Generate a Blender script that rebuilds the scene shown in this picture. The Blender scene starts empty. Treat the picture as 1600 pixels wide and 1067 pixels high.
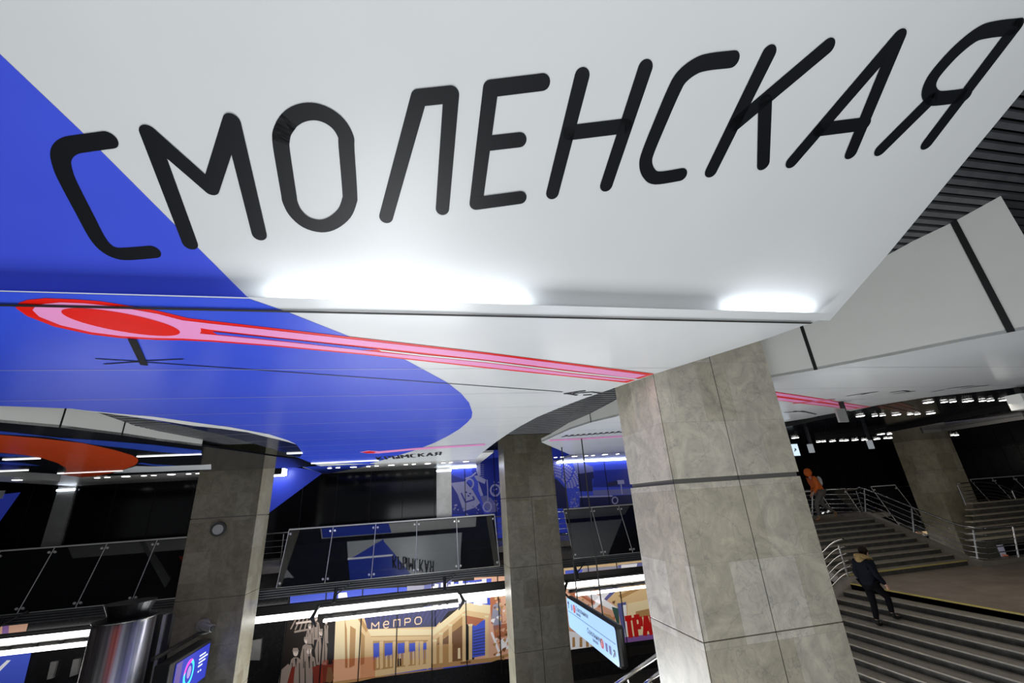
import bpy, bmesh, math, random
from mathutils import Vector, Matrix
random.seed(7)
C = bpy.context.scene.collection
sc = bpy.context.scene

# ------------------------------------------------------------------ camera
F, PITCH, ROLL, YAW = 658.275, 0.362386, -0.0680127, 0.2169117   # focal in px of a 1600 wide frame
fw0 = Vector((math.sin(YAW), math.cos(YAW), 0)); rt0 = Vector((math.cos(YAW), -math.sin(YAW), 0)); UP = Vector((0, 0, 1))
fw = math.cos(PITCH) * fw0 + math.sin(PITCH) * UP
u0 = -math.sin(PITCH) * fw0 + math.cos(PITCH) * UP
RT = math.cos(ROLL) * rt0 + math.sin(ROLL) * u0
UU = -math.sin(ROLL) * rt0 + math.cos(ROLL) * u0
cd = bpy.data.cameras.new('camera'); cam = bpy.data.objects.new('camera', cd); C.objects.link(cam)
cd.sensor_width = 36.0; cd.lens = 36.0 * F / 1600; cd.clip_start = 0.05; cd.clip_end = 300
cam.matrix_world = Matrix(((RT.x, UU.x, -fw.x, 0), (RT.y, UU.y, -fw.y, 0), (RT.z, UU.z, -fw.z, 0), (0, 0, 0, 1)))
sc.camera = cam

# ------------------------------------------------------------------ world, exposure, added fill lamps
w = bpy.data.worlds.new('world'); sc.world = w; w.use_nodes = True
w.node_tree.nodes['Background'].inputs[0].default_value = (0.90, 0.95, 1.0, 1)
w.node_tree.nodes['Background'].inputs[1].default_value = 0.20
sc.view_settings.view_transform = 'Standard'; sc.view_settings.look = 'None'
sc.view_settings.gamma = 1; sc.view_settings.use_curve_mapping = False
sc.view_settings.exposure = 0.0

def area(name, loc, target, size, power, col=(1, .97, .93), spread=math.pi):
    l = bpy.data.lights.new(name, 'AREA'); l.shape = 'RECTANGLE'; l.size, l.size_y = size; l.energy = power; l.color = col; l.spread = spread
    o = bpy.data.objects.new(name, l); C.objects.link(o); o.location = loc
    d = Vector(target) - Vector(loc); o.rotation_euler = d.to_track_quat('-Z', 'Y').to_euler(); return o
area('concourse_fill', (0.5, -3.5, -0.9), (0.5, 3.0, 4.0), (9, 3), 300, (0.93, 0.97, 1.0))  # unseen fill lamp behind the camera, added to brighten slope and near pillar
area('hall_fill', (-1.5, 20.6, -8.3), (-1.4, 17.5, 2.0), (8, 4), 1150, (0.93, 0.97, 1.0))  # unseen fill lamp below the frame, added for pillar sides and far ceiling
area('side_hall_fill', (8.6, 9.0, -4.5), (9.5, 9.0, 2.0), (3, 6), 330, (0.96, 0.98, 1.0))  # unseen fill lamp, added to brighten the right canopy
area('low_fill', (-1.0, 4.3, -8.0), (-0.8, 4.3, 2.0), (7, 2.5), 680, (0.95, 0.98, 1.0))  # unseen fill lamp far below, added to brighten the near flat ceiling
area('pillar_side_fill', (-4.4, 20.7, 2.075), (-6.6, 20.75, -1.2), (.25, .5), 60, (0.95, 0.97, 1.0))  # hidden lamp added to lighten the side of the left pillar
area('pillar_side_fill', (1.5, 20.7, 2.075), (3.64, 20.75, -1.2), (.25, .5), 60, (0.95, 0.97, 1.0))  # its twin, added for the side of the middle pillar
area('gallery_fill', (21.0, 12.6, 1.6), (29.0, 20.0, -1.5), (3.0, 1.5), 330, (1.0, 0.93, 0.84))  # unseen fill lamp, added to brighten the far right pillar
area('stair_fill', (14.0, 9.0, 1.6), (14.0, 9.5, -2.8), (3.0, 3.0), 60, (1.0, 0.93, 0.84))  # weak unseen fill lamp, added over the right stairs

# ------------------------------------------------------------------ point finders (a pixel's ray cut with a real plane)
def ray(px, py): return RT * ((px - 800) / F) - UU * ((py - 533.5) / F) + fw
def onz(px, py, z): r = ray(px, py); return r * (z / r.z)
def ony(px, py, y): r = ray(px, py); return r * (y / r.y)
def onx(px, py, x): r = ray(px, py); return r * (x / r.x)

H = 1.86            # underside of the canopies above the eye
GAP = 0.23          # the sloping part starts this far above the flat lip
FOLD = 3.76         # depth of the fold where the canopy starts to rise
SL = 0.542          # rise per metre of the sloping part
SN = Vector((0, -SL, -1)).normalized()
def onslope(px, py):
    r = ray(px, py); d = H + GAP + SL * FOLD
    return r * (d / (r.z + SL * r.y))

# ------------------------------------------------------------------ materials
def mat(name, col, rough=.5, metal=0, emit=None, es=0, coat=0, spec=.5, alpha=1, trans=0):
    m = bpy.data.materials.new(name); m.use_nodes = True; b = m.node_tree.nodes['Principled BSDF']
    b.inputs['Base Color'].default_value = (*col, 1); b.inputs['Roughness'].default_value = rough; b.inputs['Metallic'].default_value = metal
    b.inputs['Coat Weight'].default_value = coat; b.inputs['Coat Roughness'].default_value = .05; b.inputs['Specular IOR Level'].default_value = spec
    b.inputs['Alpha'].default_value = alpha; b.inputs['Transmission Weight'].default_value = trans
    if emit: b.inputs['Emission Color'].default_value = (*emit, 1); b.inputs['Emission Strength'].default_value = es
    return m
def noisy(name, c1, c2, rough=.5, scale=3., detail=8, bump=0., metal=0, coat=0, stretch=(1, 1, 1), spec=.5, c3=None):
    m = mat(name, c1, rough, metal, coat=coat, spec=spec); nt = m.node_tree; b = nt.nodes['Principled BSDF']
    tc = nt.nodes.new('ShaderNodeTexCoord'); mp = nt.nodes.new('ShaderNodeMapping'); mp.inputs['Scale'].default_value = stretch
    n = nt.nodes.new('ShaderNodeTexNoise'); n.inputs['Scale'].default_value = scale; n.inputs['Detail'].default_value = detail; n.inputs['Roughness'].default_value = .65
    r = nt.nodes.new('ShaderNodeValToRGB'); r.color_ramp.elements[0].color = (*c1, 1); r.color_ramp.elements[1].color = (*c2, 1)
    r.color_ramp.elements[0].position = .32; r.color_ramp.elements[1].position = .68
    if c3: e = r.color_ramp.elements.new(.5); e.color = (*c3, 1)
    nt.links.new(tc.outputs['Object'], mp.inputs['Vector']); nt.links.new(mp.outputs[0], n.inputs['Vector']); nt.links.new(n.outputs['Fac'], r.inputs[0]); nt.links.new(r.outputs[0], b.inputs['Base Color'])
    if bump:
        bp = nt.nodes.new('ShaderNodeBump'); bp.inputs['Strength'].default_value = bump; bp.inputs['Distance'].default_value = .02
        nt.links.new(n.outputs['Fac'], bp.inputs['Height']); nt.links.new(bp.outputs[0], b.inputs['Normal'])
    return m

def stone(name, k=1.0, warm=1.0, bl=1.0):
    """polished limestone cladding: slabs of differing tint, veins, joints"""
    m = mat(name, (.3, .29, .27), .32, spec=.45); nt = m.node_tree; N = nt.nodes; L = nt.links; b = N['Principled BSDF']
    tc = N.new('ShaderNodeTexCoord'); sp = N.new('ShaderNodeSeparateXYZ'); L.new(tc.outputs['Object'], sp.inputs[0])
    add = N.new('ShaderNodeMath'); add.operation = 'ADD'; L.new(sp.outputs['X'], add.inputs[0]); L.new(sp.outputs['Y'], add.inputs[1])
    cx = N.new('ShaderNodeCombineXYZ'); L.new(add.outputs[0], cx.inputs['X']); L.new(sp.outputs['Z'], cx.inputs['Y'])
    br = N.new('ShaderNodeTexBrick'); br.inputs['Scale'].default_value = 1; br.inputs['Brick Width'].default_value = .58; br.inputs['Row Height'].default_value = 1.05
    br.offset = .33; br.inputs['Mortar Size'].default_value = .0016; br.inputs['Mortar Smooth'].default_value = .3; br.inputs['Bias'].default_value = 0
    br.inputs['Color1'].default_value = (.46 * k, .435 * k, .395 * k * bl, 1); br.inputs['Color2'].default_value = (.34 * k, .305 * k * warm, .25 * k * warm * bl, 1); br.inputs['Mortar'].default_value = (.22 * k, .205 * k, .18 * k, 1)
    L.new(cx.outputs[0], br.inputs['Vector'])
    n1 = N.new('ShaderNodeTexNoise'); n1.inputs['Scale'].default_value = 2.3; n1.inputs['Detail'].default_value = 12; n1.inputs['Roughness'].default_value = .72; n1.inputs['Distortion'].default_value = 1.0
    L.new(tc.outputs['Object'], n1.inputs['Vector'])
    r1 = N.new('ShaderNodeValToRGB'); r1.color_ramp.elements[0].position = .3; r1.color_ramp.elements[0].color = (.64, .63, .62, 1); r1.color_ramp.elements[1].position = .72; r1.color_ramp.elements[1].color = (1.22, 1.2, 1.14, 1)
    L.new(n1.outputs['Fac'], r1.inputs[0])
    mx = N.new('ShaderNodeMix'); mx.data_type = 'RGBA'; mx.blend_type = 'MULTIPLY'; mx.inputs[0].default_value = 1; L.new(br.outputs['Color'], mx.inputs[6]); L.new(r1.outputs[0], mx.inputs[7])
    vo = N.new('ShaderNodeTexVoronoi'); vo.feature = 'DISTANCE_TO_EDGE'; vo.inputs['Scale'].default_value = 1.3
    n2 = N.new('ShaderNodeTexNoise'); n2.inputs['Scale'].default_value = 2.2; n2.inputs['Detail'].default_value = 9; L.new(tc.outputs['Object'], n2.inputs['Vector'])
    va = N.new('ShaderNodeVectorMath'); va.operation = 'MULTIPLY_ADD'; va.inputs[1].default_value = (1.4, 1.4, 1.4); L.new(n2.outputs['Color'], va.inputs[0]); L.new(tc.outputs['Object'], va.inputs[2]); L.new(va.outputs[0], vo.inputs['Vector'])
    r2 = N.new('ShaderNodeValToRGB'); r2.color_ramp.elements[0].position = 0; r2.color_ramp.elements[0].color = (.72, .74, .78, 1); r2.color_ramp.elements[1].position = .02; r2.color_ramp.elements[1].color = (1, 1, 1, 1)
    L.new(vo.outputs['Distance'], r2.inputs[0])
    m2 = N.new('ShaderNodeMix'); m2.data_type = 'RGBA'; m2.blend_type = 'MULTIPLY'; m2.inputs[0].default_value = .8; L.new(mx.outputs[2], m2.inputs[6]); L.new(r2.outputs[0], m2.inputs[7])
    L.new(m2.outputs[2], b.inputs['Base Color'])
    return m

M = {}
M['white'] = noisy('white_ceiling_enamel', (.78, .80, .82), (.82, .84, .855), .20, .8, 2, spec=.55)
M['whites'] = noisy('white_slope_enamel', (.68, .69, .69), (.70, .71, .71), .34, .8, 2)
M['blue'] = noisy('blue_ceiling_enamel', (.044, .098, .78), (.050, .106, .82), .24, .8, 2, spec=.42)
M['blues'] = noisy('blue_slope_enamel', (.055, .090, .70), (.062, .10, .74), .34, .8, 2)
M['ink'] = mat('black_lettering', (.006, .007, .009), .42, spec=.3)
M['red'] = mat('red_line_paint', (.88, .012, .006), .3, spec=.22)
M['pink'] = mat('pink_line_paint', (.98, .36, .70), .3, spec=.22)
M['seam'] = mat('black_panel_gap', (.004, .004, .004), .6)
M['seamlite'] = mat('bright_panel_edge', (.62, .64, .70), .25, .3)
M['grey'] = noisy('grey_edge_enamel', (.84, .835, .79), (.87, .865, .82), .33, 1.2, 2)
M['greyd'] = mat('dark_grey_enamel', (.30, .30, .29), .3)  # plain darker grey for small fascia, grille, camera and box
M['darkpan'] = mat('black_glossy_panel', (.010, .011, .016), .12)
M['navy'] = mat('navy_glossy_panel', (.012, .02, .07), .12)
M['skyb'] = mat('bright_blue_paint', (.04, .10, .62), .15)
M['orange'] = mat('orange_ceiling_paint', (.80, .085, .018), .16)
M['darkred'] = mat('dark_red_paint', (.14, .02, .024), .15)
M['slat'] = noisy('dark_slat_metal', (.085, .09, .097), (.12, .125, .132), .4, 4, 3, metal=.2)
M['void'] = mat('black_plenum', (.003, .003, .003), .9)
M['blackwall'] = mat('black_polished_panel', (.004, .004, .005), .10, spec=.22)
M['blacktile'] = noisy('black_stone_tile', (.008, .008, .009), (.016, .016, .018), .2, 5, 4)
M['stone'] = stone('limestone_cladding', 1.7, 1.02, .96)
M['stoneb'] = stone('brown_limestone_cladding', .62, 1.0, .86)
M['stonecore'] = mat('joint_core_stone', (.16, .155, .14), .6)  # dark core stone visible in the open joints
M['steel'] = noisy('brushed_stainless_steel', (.50, .49, .47), (.62, .61, .59), .24, 30, 3, metal=1)
M['chrome'] = noisy('polished_cylinder_steel', (.30, .28, .26), (.80, .79, .77), .34, 9, 4, metal=.9, stretch=(1, 1, .01))  # vertical reflection streaks are put into the base colour
c_ = M['chrome'].node_tree; tg = c_.nodes.new('ShaderNodeTangent'); tg.direction_type = 'RADIAL'; tg.axis = 'Z'; c_.links.new(tg.outputs[0], c_.nodes['Principled BSDF'].inputs['Tangent']); c_.nodes['Principled BSDF'].inputs['Anisotropic'].default_value = .95; c_.nodes['Principled BSDF'].inputs['Anisotropic Rotation'].default_value = .25
M['steelpan'] = noisy('satin_steel_panel', (.46, .45, .43), (.54, .53, .51), .3, 3, 2, metal=.6)
M['darkmetal'] = mat('dark_grey_casing', (.035, .034, .032), .35, .4)
M['blackmetal'] = mat('black_casing', (.008, .008, .008), .4)
M['tube'] = mat('lit_lamp_tube', (1, 1, 1), .5, emit=(1, .98, .95), es=3.6)
M['led'] = mat('lit_downlight', (1, 1, 1), .5, emit=(1, .98, .95), es=9)
M['cove'] = mat('lit_cove_strip', (1, 1, 1), .5, emit=(.88, .94, 1), es=11)
M['bluestrip'] = mat('lit_wall_wash_strip', (1, 1, 1), .5, emit=(.80, .88, 1), es=10)
M['slot'] = mat('lit_slot_and_glint', (1, 1, 1), .5, emit=(1, 1, 1), es=1.2)
M['step'] = noisy('stone_step_tread', (.18, .145, .095), (.28, .235, .165), .5, 6, 8, stretch=(3, 1, 1), c3=(.20, .185, .15))
M['riser'] = noisy('dark_stone_riser', (.014, .014, .011), (.060, .058, .050), .45, 5, 8)
M['floor'] = noisy('brown_granite_floor', (.15, .115, .085), (.25, .20, .155), .38, 2.2, 9, c3=(.19, .15, .115))
M['curb'] = noisy('stone_curb', (.17, .15, .12), (.23, .21, .18), .4, 5, 5)
M['yellow'] = mat('yellow_nosing_strip', (.42, .33, .06), .5)
M['lowfloor'] = noisy('dark_platform_floor', (.03, .03, .03), (.06, .058, .055), .3, 1, 4)
def glass_mat():
    m = mat('smoked_glass', (.012, .013, .016), .03, spec=.8); nt = m.node_tree; b = nt.nodes['Principled BSDF']; b.inputs['IOR'].default_value = 1.9
    tr = nt.nodes.new('ShaderNodeBsdfTransparent'); tr.inputs[0].default_value = (.5, .5, .52, 1)
    mx = nt.nodes.new('ShaderNodeMixShader'); mx.inputs[0].default_value = .74
    nt.links.new(tr.outputs[0], mx.inputs[1]); nt.links.new(b.outputs[0], mx.inputs[2]); nt.links.new(mx.outputs[0], nt.nodes['Material Output'].inputs[0]); return m
M['glass'] = glass_mat(); M['clampm'] = mat('satin_bright_steel', (.75, .74, .72), .35, .4)

# ------------------------------------------------------------------ mesh builder
class MB:
    def __init__(s): s.v = []; s.f = []; s.m = []; s.mats = []
    def mi(s, m):
        if m not in s.mats: s.mats.append(m)
        return s.mats.index(m)
    def poly(s, pts, m):
        n = len(s.v); s.v += [tuple(p) for p in pts]; s.f.append(tuple(range(n, n + len(pts)))); s.m.append(s.mi(m)); return s
    def box(s, a, b, m):
        x0, y0, z0 = a; x1, y1, z1 = b; n = len(s.v)
        s.v += [(x0, y0, z0), (x1, y0, z0), (x1, y1, z0), (x0, y1, z0), (x0, y0, z1), (x1, y0, z1), (x1, y1, z1), (x0, y1, z1)]
        for f in ((0, 3, 2, 1), (4, 5, 6, 7), (0, 1, 5, 4), (1, 2, 6, 5), (2, 3, 7, 6), (3, 0, 4, 7)): s.f.append(tuple(n + i for i in f)); s.m.append(s.mi(m))
        return s
    def prism(s, pts, d, m):        # polygon swept by vector d
        n = len(s.v); k = len(pts); d = Vector(d)
        s.v += [tuple(p) for p in pts] + [tuple(Vector(p) + d) for p in pts]
        s.f.append(tuple(range(n, n + k))); s.f.append(tuple(range(n + 2 * k - 1, n + k - 1, -1))); s.m += [s.mi(m)] * 2
        for i in range(k): j = (i + 1) % k; s.f.append((n + i, n + k + i, n + k + j, n + j)); s.m.append(s.mi(m))
        return s
    def tube(s, pts, r, m, seg=8, r2=None):
        pts = [Vector(p) for p in pts]; n = len(s.v); K = len(pts); prev = None
        for i, p in enumerate(pts):
            t = (pts[min(i + 1, K - 1)] - pts[max(i - 1, 0)]).normalized()
            if prev is None: a = t.orthogonal().normalized()
            else: a = (prev - t * prev.dot(t)).normalized()
            prev = a; b = t.cross(a); rr = r if r2 is None else r + (r2 - r) * i / (K - 1)
            for q in range(seg): an = 2 * math.pi * q / seg; s.v.append(tuple(p + a * math.cos(an) * rr + b * math.sin(an) * rr))
        mi = s.mi(m)
        for i in range(K - 1):
            for q in range(seg): q2 = (q + 1) % seg; s.f.append((n + i * seg + q, n + i * seg + q2, n + (i + 1) * seg + q2, n + (i + 1) * seg + q)); s.m.append(mi)
        s.f.append(tuple(n + q for q in range(seg))[::-1]); s.f.append(tuple(n + (K - 1) * seg + q for q in range(seg))); s.m += [mi, mi]
        return s
    def build(s, name, parent=None, smooth=False, bevel=0):
        me = bpy.data.meshes.new(name); me.from_pydata(s.v, [], s.f)
        for m in s.mats: me.materials.append(M[m] if isinstance(m, str) else m)
        for p, i in zip(me.polygons, s.m): p.material_index = i; p.use_smooth = smooth
        me.update(); o = bpy.data.objects.new(name, me); C.objects.link(o)
        if parent: o.parent = parent
        if bevel:
            b = o.modifiers.new('bevel', 'BEVEL'); b.width = bevel; b.segments = 2; b.limit_method = 'ANGLE'
        return o
def tag(o, label=None, cat=None, group=None, kind=None):
    if label: o['label'] = label
    if cat: o['category'] = cat
    if group: o['group'] = group
    if kind: o['kind'] = kind
    return o
def empty(name, loc, label, cat, group=None):
    o = bpy.data.objects.new(name, None); C.objects.link(o); o.location = loc; o.empty_display_size = .2
    bpy.context.view_layer.update(); return tag(o, label, cat, group)
def struct(o): o['kind'] = 'structure'; return o
def adopt(o, parent):
    o.parent = parent; o.matrix_parent_inverse = Matrix.Translation(parent.location).inverted(); return o

def disc(c, r, n, k=16):
    n = Vector(n).normalized(); a = n.orthogonal().normalized(); b = n.cross(a)
    return [Vector(c) + a * r * math.cos(2 * math.pi * i / k) + b * r * math.sin(2 * math.pi * i / k) for i in range(k)]
def stroke(mb, pts, wd, n, m, lift, closed=False, caps=True):
    """a flat line of constant width wd on the plane with normal n"""
    n = Vector(n); pts = [Vector(p) + n * lift for p in pts]
    P = pts + ([pts[0]] if closed else []); run = [P[0]]; runs = []
    for i in range(1, len(P)):                      # split at sharp corners, ribbons elsewhere
        run.append(P[i])
        if i == len(P) - 1 or (P[i] - P[i - 1]).angle(P[i + 1] - P[i], 0) > .7: runs.append(run); run = [P[i]]
    for j, r_ in enumerate(runs):
        up = n * (.0012 * j); L_ = []; R_ = []
        for i, p in enumerate(r_):
            d0 = (p - r_[i - 1]).normalized() if i else (r_[1] - p).normalized()
            d1 = (r_[i + 1] - p).normalized() if i < len(r_) - 1 else d0
            if closed and len(runs) == 1 and i in (0, len(r_) - 1): d0 = (r_[-1] - r_[-2]).normalized(); d1 = (r_[1] - r_[0]).normalized()
            t = (d0 + d1).normalized(); s = t.cross(n); s *= wd / 2 / max(.5, s.dot(d0.cross(n))); L_.append(p - s + up); R_.append(p + s + up)
        if caps and not closed:
            for p, q_, sg in ((r_[0], r_[1], -1), (r_[-1], r_[-2], 1)):
                d = (p - q_).normalized(); s = d.cross(n) * wd / 2
                arc = [p + up + s * math.cos(math.pi * k / 10) + d * (wd / 2) * math.sin(math.pi * k / 10) for k in range(11)]
                mb.poly(arc, m)
        for i in range(len(r_) - 1): mb.poly([L_[i], L_[i + 1], R_[i + 1], R_[i]], m)

# ================================================================== THE SETTING
# ---- near canopy: flat part
def Z(pts, z=H): return [onz(x, y, z) for x, y in pts]
can1_px = [(1305, 490), (1265, 505), (1195, 530), (1106, 558), (1020, 585), (957.5, 607), (912.5, 622.5), (872, 638), (839.4, 651.5), (813.5, 665.5), (797, 675.5), (777, 689), (760, 702), (749, 711), (743, 717)]
far_r = onz(743, 717, H); YE = far_r.y
can1 = [onz(*p, H) for p in can1_px] + [Vector((far_r.x - .05, YE, H)), Vector((onz(500, 728, H).x, YE, H))] + [onz(*p, H) for p in [(486, 723), (448, 707.5), (433, 703), (415, 698), (388, 690.3), (343, 678), (302, 669), (240, 656), (180, 647), (111, 638)]]
can1 += [Vector((-9.5, 6.6, H)), Vector((-9.5, FOLD, H))]
mb = MB(); mb.prism(can1, (0, 0, .003), 'white')
ceil1 = struct(mb.build('ceiling'))
# sloping part with the station name
sl_px = [(1305, 490), (1385, 400), (1600, 140), (1760, -60)]
pr = [onslope(*p) for p in sl_px]
zt = lambda y: H + GAP + SL * (FOLD - y)
slope = [Vector((pr[0].x, FOLD + .32, zt(FOLD + .32)))] + pr[1:] + [Vector((pr[-1].x, -1.5, zt(-1.5))), Vector((-9.5, -1.5, zt(-1.5))), Vector((-9.5, FOLD + .32, zt(FOLD + .32)))]
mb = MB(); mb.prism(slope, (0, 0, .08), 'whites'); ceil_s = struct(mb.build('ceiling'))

ZN = Vector((0, 0, -1))
def zpoly(mb, px, m, lift=.003, z=H): mb.poly([onz(x, y, z) + ZN * lift for x, y in px], m)
# blue field, slope
mb = MB(); px = [(-330, -230), (0, 84), (130, 207.6), (271.7, 349.4), (390, 467)]
pts = [onslope(*p) for p in px]; e = pts[-1]
e2 = Vector((e.x + .04, FOLD + .31, zt(FOLD + .31)))
pp = pts + [e2, Vector((-9.5, FOLD + .31, zt(FOLD + .31))), Vector((-9.5, pts[0].y, zt(pts[0].y)))]
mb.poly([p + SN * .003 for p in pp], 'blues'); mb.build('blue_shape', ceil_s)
# blue field, flat
blue_r = [(390, 466.5), (446.6, 486), (546.3, 525.5), (631.8, 561), (665, 579), (698.3, 597), (720, 614), (733, 629), (738, 644), (737, 652), (730, 660), (718, 670), (700, 681), (680, 691), (660, 699), (646, 704), (620, 712), (596, 719), (578, 724)]
pts = [onz(*p, H) for p in blue_r]
pts = [p for p in pts if p.y < YE - .02] + [Vector((onz(*blue_r[-1], H).x, YE - .01, H))] + can1[17:28]
pts = pts + [Vector((-9.5, FOLD, H))]
mb = MB(); mb.poly([p + ZN * .003 for p in pts], 'blue'); xb_ = onz(390, 466.5, H).x; mb.poly([(-9.5, FOLD - .002, H - .003), (xb_, FOLD - .002, H - .003), (xb_, FOLD - .002, H + .0035), (-9.5, FOLD - .002, H + .0035)], 'blue'); mb.build('blue_shape', ceil1)
# painted grey lip and dark field at the left edge
lip = [(111, 638.5), (180, 645.3), (240, 650.5), (300, 659), (360, 667), (420, 678), (450, 687.5), (463, 694)]
lipin = [(448, 690), (436, 686.5), (418, 682.5), (387, 675), (343, 669), (300, 664.5), (240, 655), (180, 647)]
dark = [(240, 655), (300, 664.5), (343, 669), (387, 675), (418, 682.5), (436, 686.5), (450, 690), (463, 694), (472.5, 707), (471, 711), (468, 714), (462, 713), (448, 707.5), (433, 703), (415, 698), (388, 690.3), (343, 678), (302, 669)]
mb = MB(); zpoly(mb, lip + lipin, 'grey', .006); zpoly(mb, dark, 'navy', .006); mb.build('edge_band', ceil1)
# joints across the flat part
mb = MB()
def jspan(Y, poly):
    xs = []
    for a, b in zip(poly, poly[1:] + poly[:1]):
        if (a.y - Y) * (b.y - Y) < 0: xs.append(a.x + (b.x - a.x) * (Y - a.y) / (b.y - a.y))
    return min(xs), max(xs)
for k, t in enumerate([.3154, .2515, .2163, .1899, .1708, .1545, .1412, .1297, .1200, .1115]):
    Y = H / t; x0, x1 = jspan(Y, can1); wd = .012
    mb.poly([Vector((x0 + .02, Y - wd / 2, H - .009)), Vector((x1 - .02, Y - wd / 2, H - .009)), Vector((x1 - .02, Y + wd / 2, H - .009)), Vector((x0 + .02, Y + wd / 2, H - .009))], 'seamlite')
mb.build('panel_joint', ceil1)
mb = MB(); x0, x1 = jspan(4.004, can1)
mb.box((x0 + .02, 3.986, H - .022), (x1 - .04, 4.022, H - .017), 'seam'); mb.build('panel_gap', ceil1)

# ---- the lettering, traced on the sloping plane
L = []
z1 = lambda p: (p[0] / 2.54, 60 + p[1] / 2.54)
z2 = lambda p: (400 + p[0] / 3.3333, 90 + p[1] / 3.3333)
z3 = lambda p: (840 + p[0] / 3.3333, 60 + p[1] / 3.3333)
z4 = lambda p: (1200 + p[0] / 3.81, p[1] / 3.81)
def rnd(pts, i, rad, n=6):
    """round corner i of a polyline with radius rad (world units)"""
    a, b, c = pts[i - 1], pts[i], pts[(i + 1) % len(pts)]
    u = (a - b).normalized(); v = (c - b).normalized(); p0 = b + u * rad; p2 = b + v * rad
    return [p0 * (1 - t) ** 2 + b * 2 * t * (1 - t) + p2 * t * t for t in [k / n for k in range(n + 1)]]
WD = .117
def letter(name, strokes):
    mb = MB()
    for s_ in strokes: stroke(mb, s_, WD, SN, 'ink', .006)
    o = mb.build('letter', ceil_s); return o
S = lambda f, pts: [onslope(*f(p)) for p in pts]
def smooth(pts, n=5):
    P = [pts[0]] + list(pts) + [pts[-1]]; out = []
    for i in range(1, len(P) - 2):
        for k in range(n):
            t = k / n; a, b, c, d = P[i - 1], P[i], P[i + 1], P[i + 2]
            out.append(.5 * ((2 * b) + (c - a) * t + (2 * a - 5 * b + 4 * c - d) * t * t + (3 * b - a - 3 * c + d) * t ** 3))
    return out + [P[-2]]
letter('C', [smooth(S(z1, [(432, 402), (330, 416), (285, 424), (256, 442), (243, 472), (252, 520), (275, 575), (340, 700), (385, 785), (420, 828), (460, 850), (505, 854), (608, 846)]))])
letter('M', [S(z1, [(755, 812), (592, 376), (838, 592), (922, 330), (1030, 775)])])
oc = [(130, 440), (140, 380), (175, 325), (230, 290), (300, 280), (370, 300), (430, 345), (468, 410), (472, 470), (489, 700), (487, 745), (460, 810), (400, 860), (335, 876), (260, 855), (205, 805), (178, 750), (172, 715), (150, 580)]
op = S(z2, oc); mb = MB(); stroke(mb, smooth(op + op[:3], 4), WD, SN, 'ink', .006, caps=False); mb.build('letter', ceil_s)
letter('L', [S(z2, [(678, 828), (848, 208), (1017, 190), (971, 785)])])
letter('E', [S(z2, [(1492, 127), (1222, 160), (1146, 758), (1375, 727)]), S(z2, [(1188, 448), (1372, 427)])])
letter('N', [S(z3, [(231, 195), (77, 803)]), S(z3, [(560, 153), (357, 763)]), S(z3, [(168, 490), (455, 455)])])
letter('C', [smooth(S(z3, [(1012, 108), (890, 122), (820, 145), (750, 200), (708, 272), (640, 430), (575, 590), (562, 650), (578, 700), (622, 726), (745, 708)]))])
letter('K', [S(z3, [(1203, 77), (902, 690)]), S(z3, [(1508, 42), (1030, 445)]), S(z3, [(1183, 330), (1174, 652)])])
letter('A', [S(z4, [(140, 962), (775, 222), (492, 908)]), S(z4, [(305, 770), (570, 737)])])
letter('YA', [S(z4, [(945, 852), (1472, 158)]), smooth(S(z4, [(1462, 160), (1330, 176), (1240, 205), (1120, 300), (1010, 420), (965, 490), (955, 545), (985, 582), (1050, 582), (1170, 566)])), S(z4, [(968, 592), (668, 890)])])

# ---- pink and red line diagram on the flat part
q = lambda p: (p[0] / 2.105, 440 + p[1] / 2.105)
mb = MB()
outer = [q(p) for p in [(52, 84), (62, 68), (90, 58), (150, 52), (250, 56), (330, 62), (400, 73), (520, 94), (580, 108), (620, 118), (850, 145)]] + [(760, 550.2), (888, 566.5), (1022, 583.5), (979, 597.5), (900, 589), (760, 574.6)] + [q(p) for p in [(1200, 239), (900, 211), (700, 196), (600, 191), (520, 190), (400, 184), (300, 172), (180, 146), (90, 111)]]
zpoly(mb, outer, 'red', .007)
inner = [q(p) for p in [(108, 90), (118, 78), (145, 70), (200, 65), (280, 68), (380, 78), (520, 103), (600, 124), (700, 136), (850, 152)]] + [(760, 552.6), (888, 569), (1010, 585), (990, 590.5), (888, 577), (760, 561)] + [q(p) for p in [(1250, 215), (960, 185), (700, 156), (660, 150), (662, 160), (658, 168)]] + [q(p) for p in [(700, 172), (960, 198), (1250, 230)]] + [(760, 566), (888, 582.5), (985, 593), (975, 594.6), (888, 586), (760, 572.4)] + [q(p) for p in [(1200, 234), (900, 206), (700, 190), (600, 184), (500, 182), (400, 176), (300, 163), (200, 140), (130, 112)]]
zpoly(mb, inner, 'pink', .010)
ell = [q((398 + 195 * math.cos(a) + 8 * math.sin(a), 129 + 33 * math.cos(a) + 32 * math.sin(a))) for a in [2 * math.pi * k / 40 for k in range(40)]]
zpoly(mb, ell, 'red', .013)
gap_b = [q(p) for p in [(700, 161), (960, 188), (1245, 220), (1190, 222), (960, 195), (715, 170)]]
zpoly(mb, gap_b, 'blue', .013)
zpoly(mb, [q((1245, 220)), q((1400, 238)), (760, 562.3), (888, 578.6), (1003, 591.5), (995, 592.5), (888, 581), (760, 564.8), q((1400, 243)), q((1255, 226))], 'white', .013)
dia = mb.build('line_diagram', ceil1)
mb = MB()
def ZS(mb, pts, wd, m='ink', lift=.008, z=H): stroke(mb, [onz(*p, z) for p in pts], wd, ZN, m, lift, caps=False)
ZS(mb, [(207, 528), (226, 569)], .075, lift=.015); ZS(mb, [(149, 559.5), (215, 563.5), (287, 560)], .03); ZS(mb, [(163, 568), (222, 564)], .03)
ZS(mb, [(228, 565), (400, 577), (760, 603), (879, 611.7)], .03)
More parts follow.
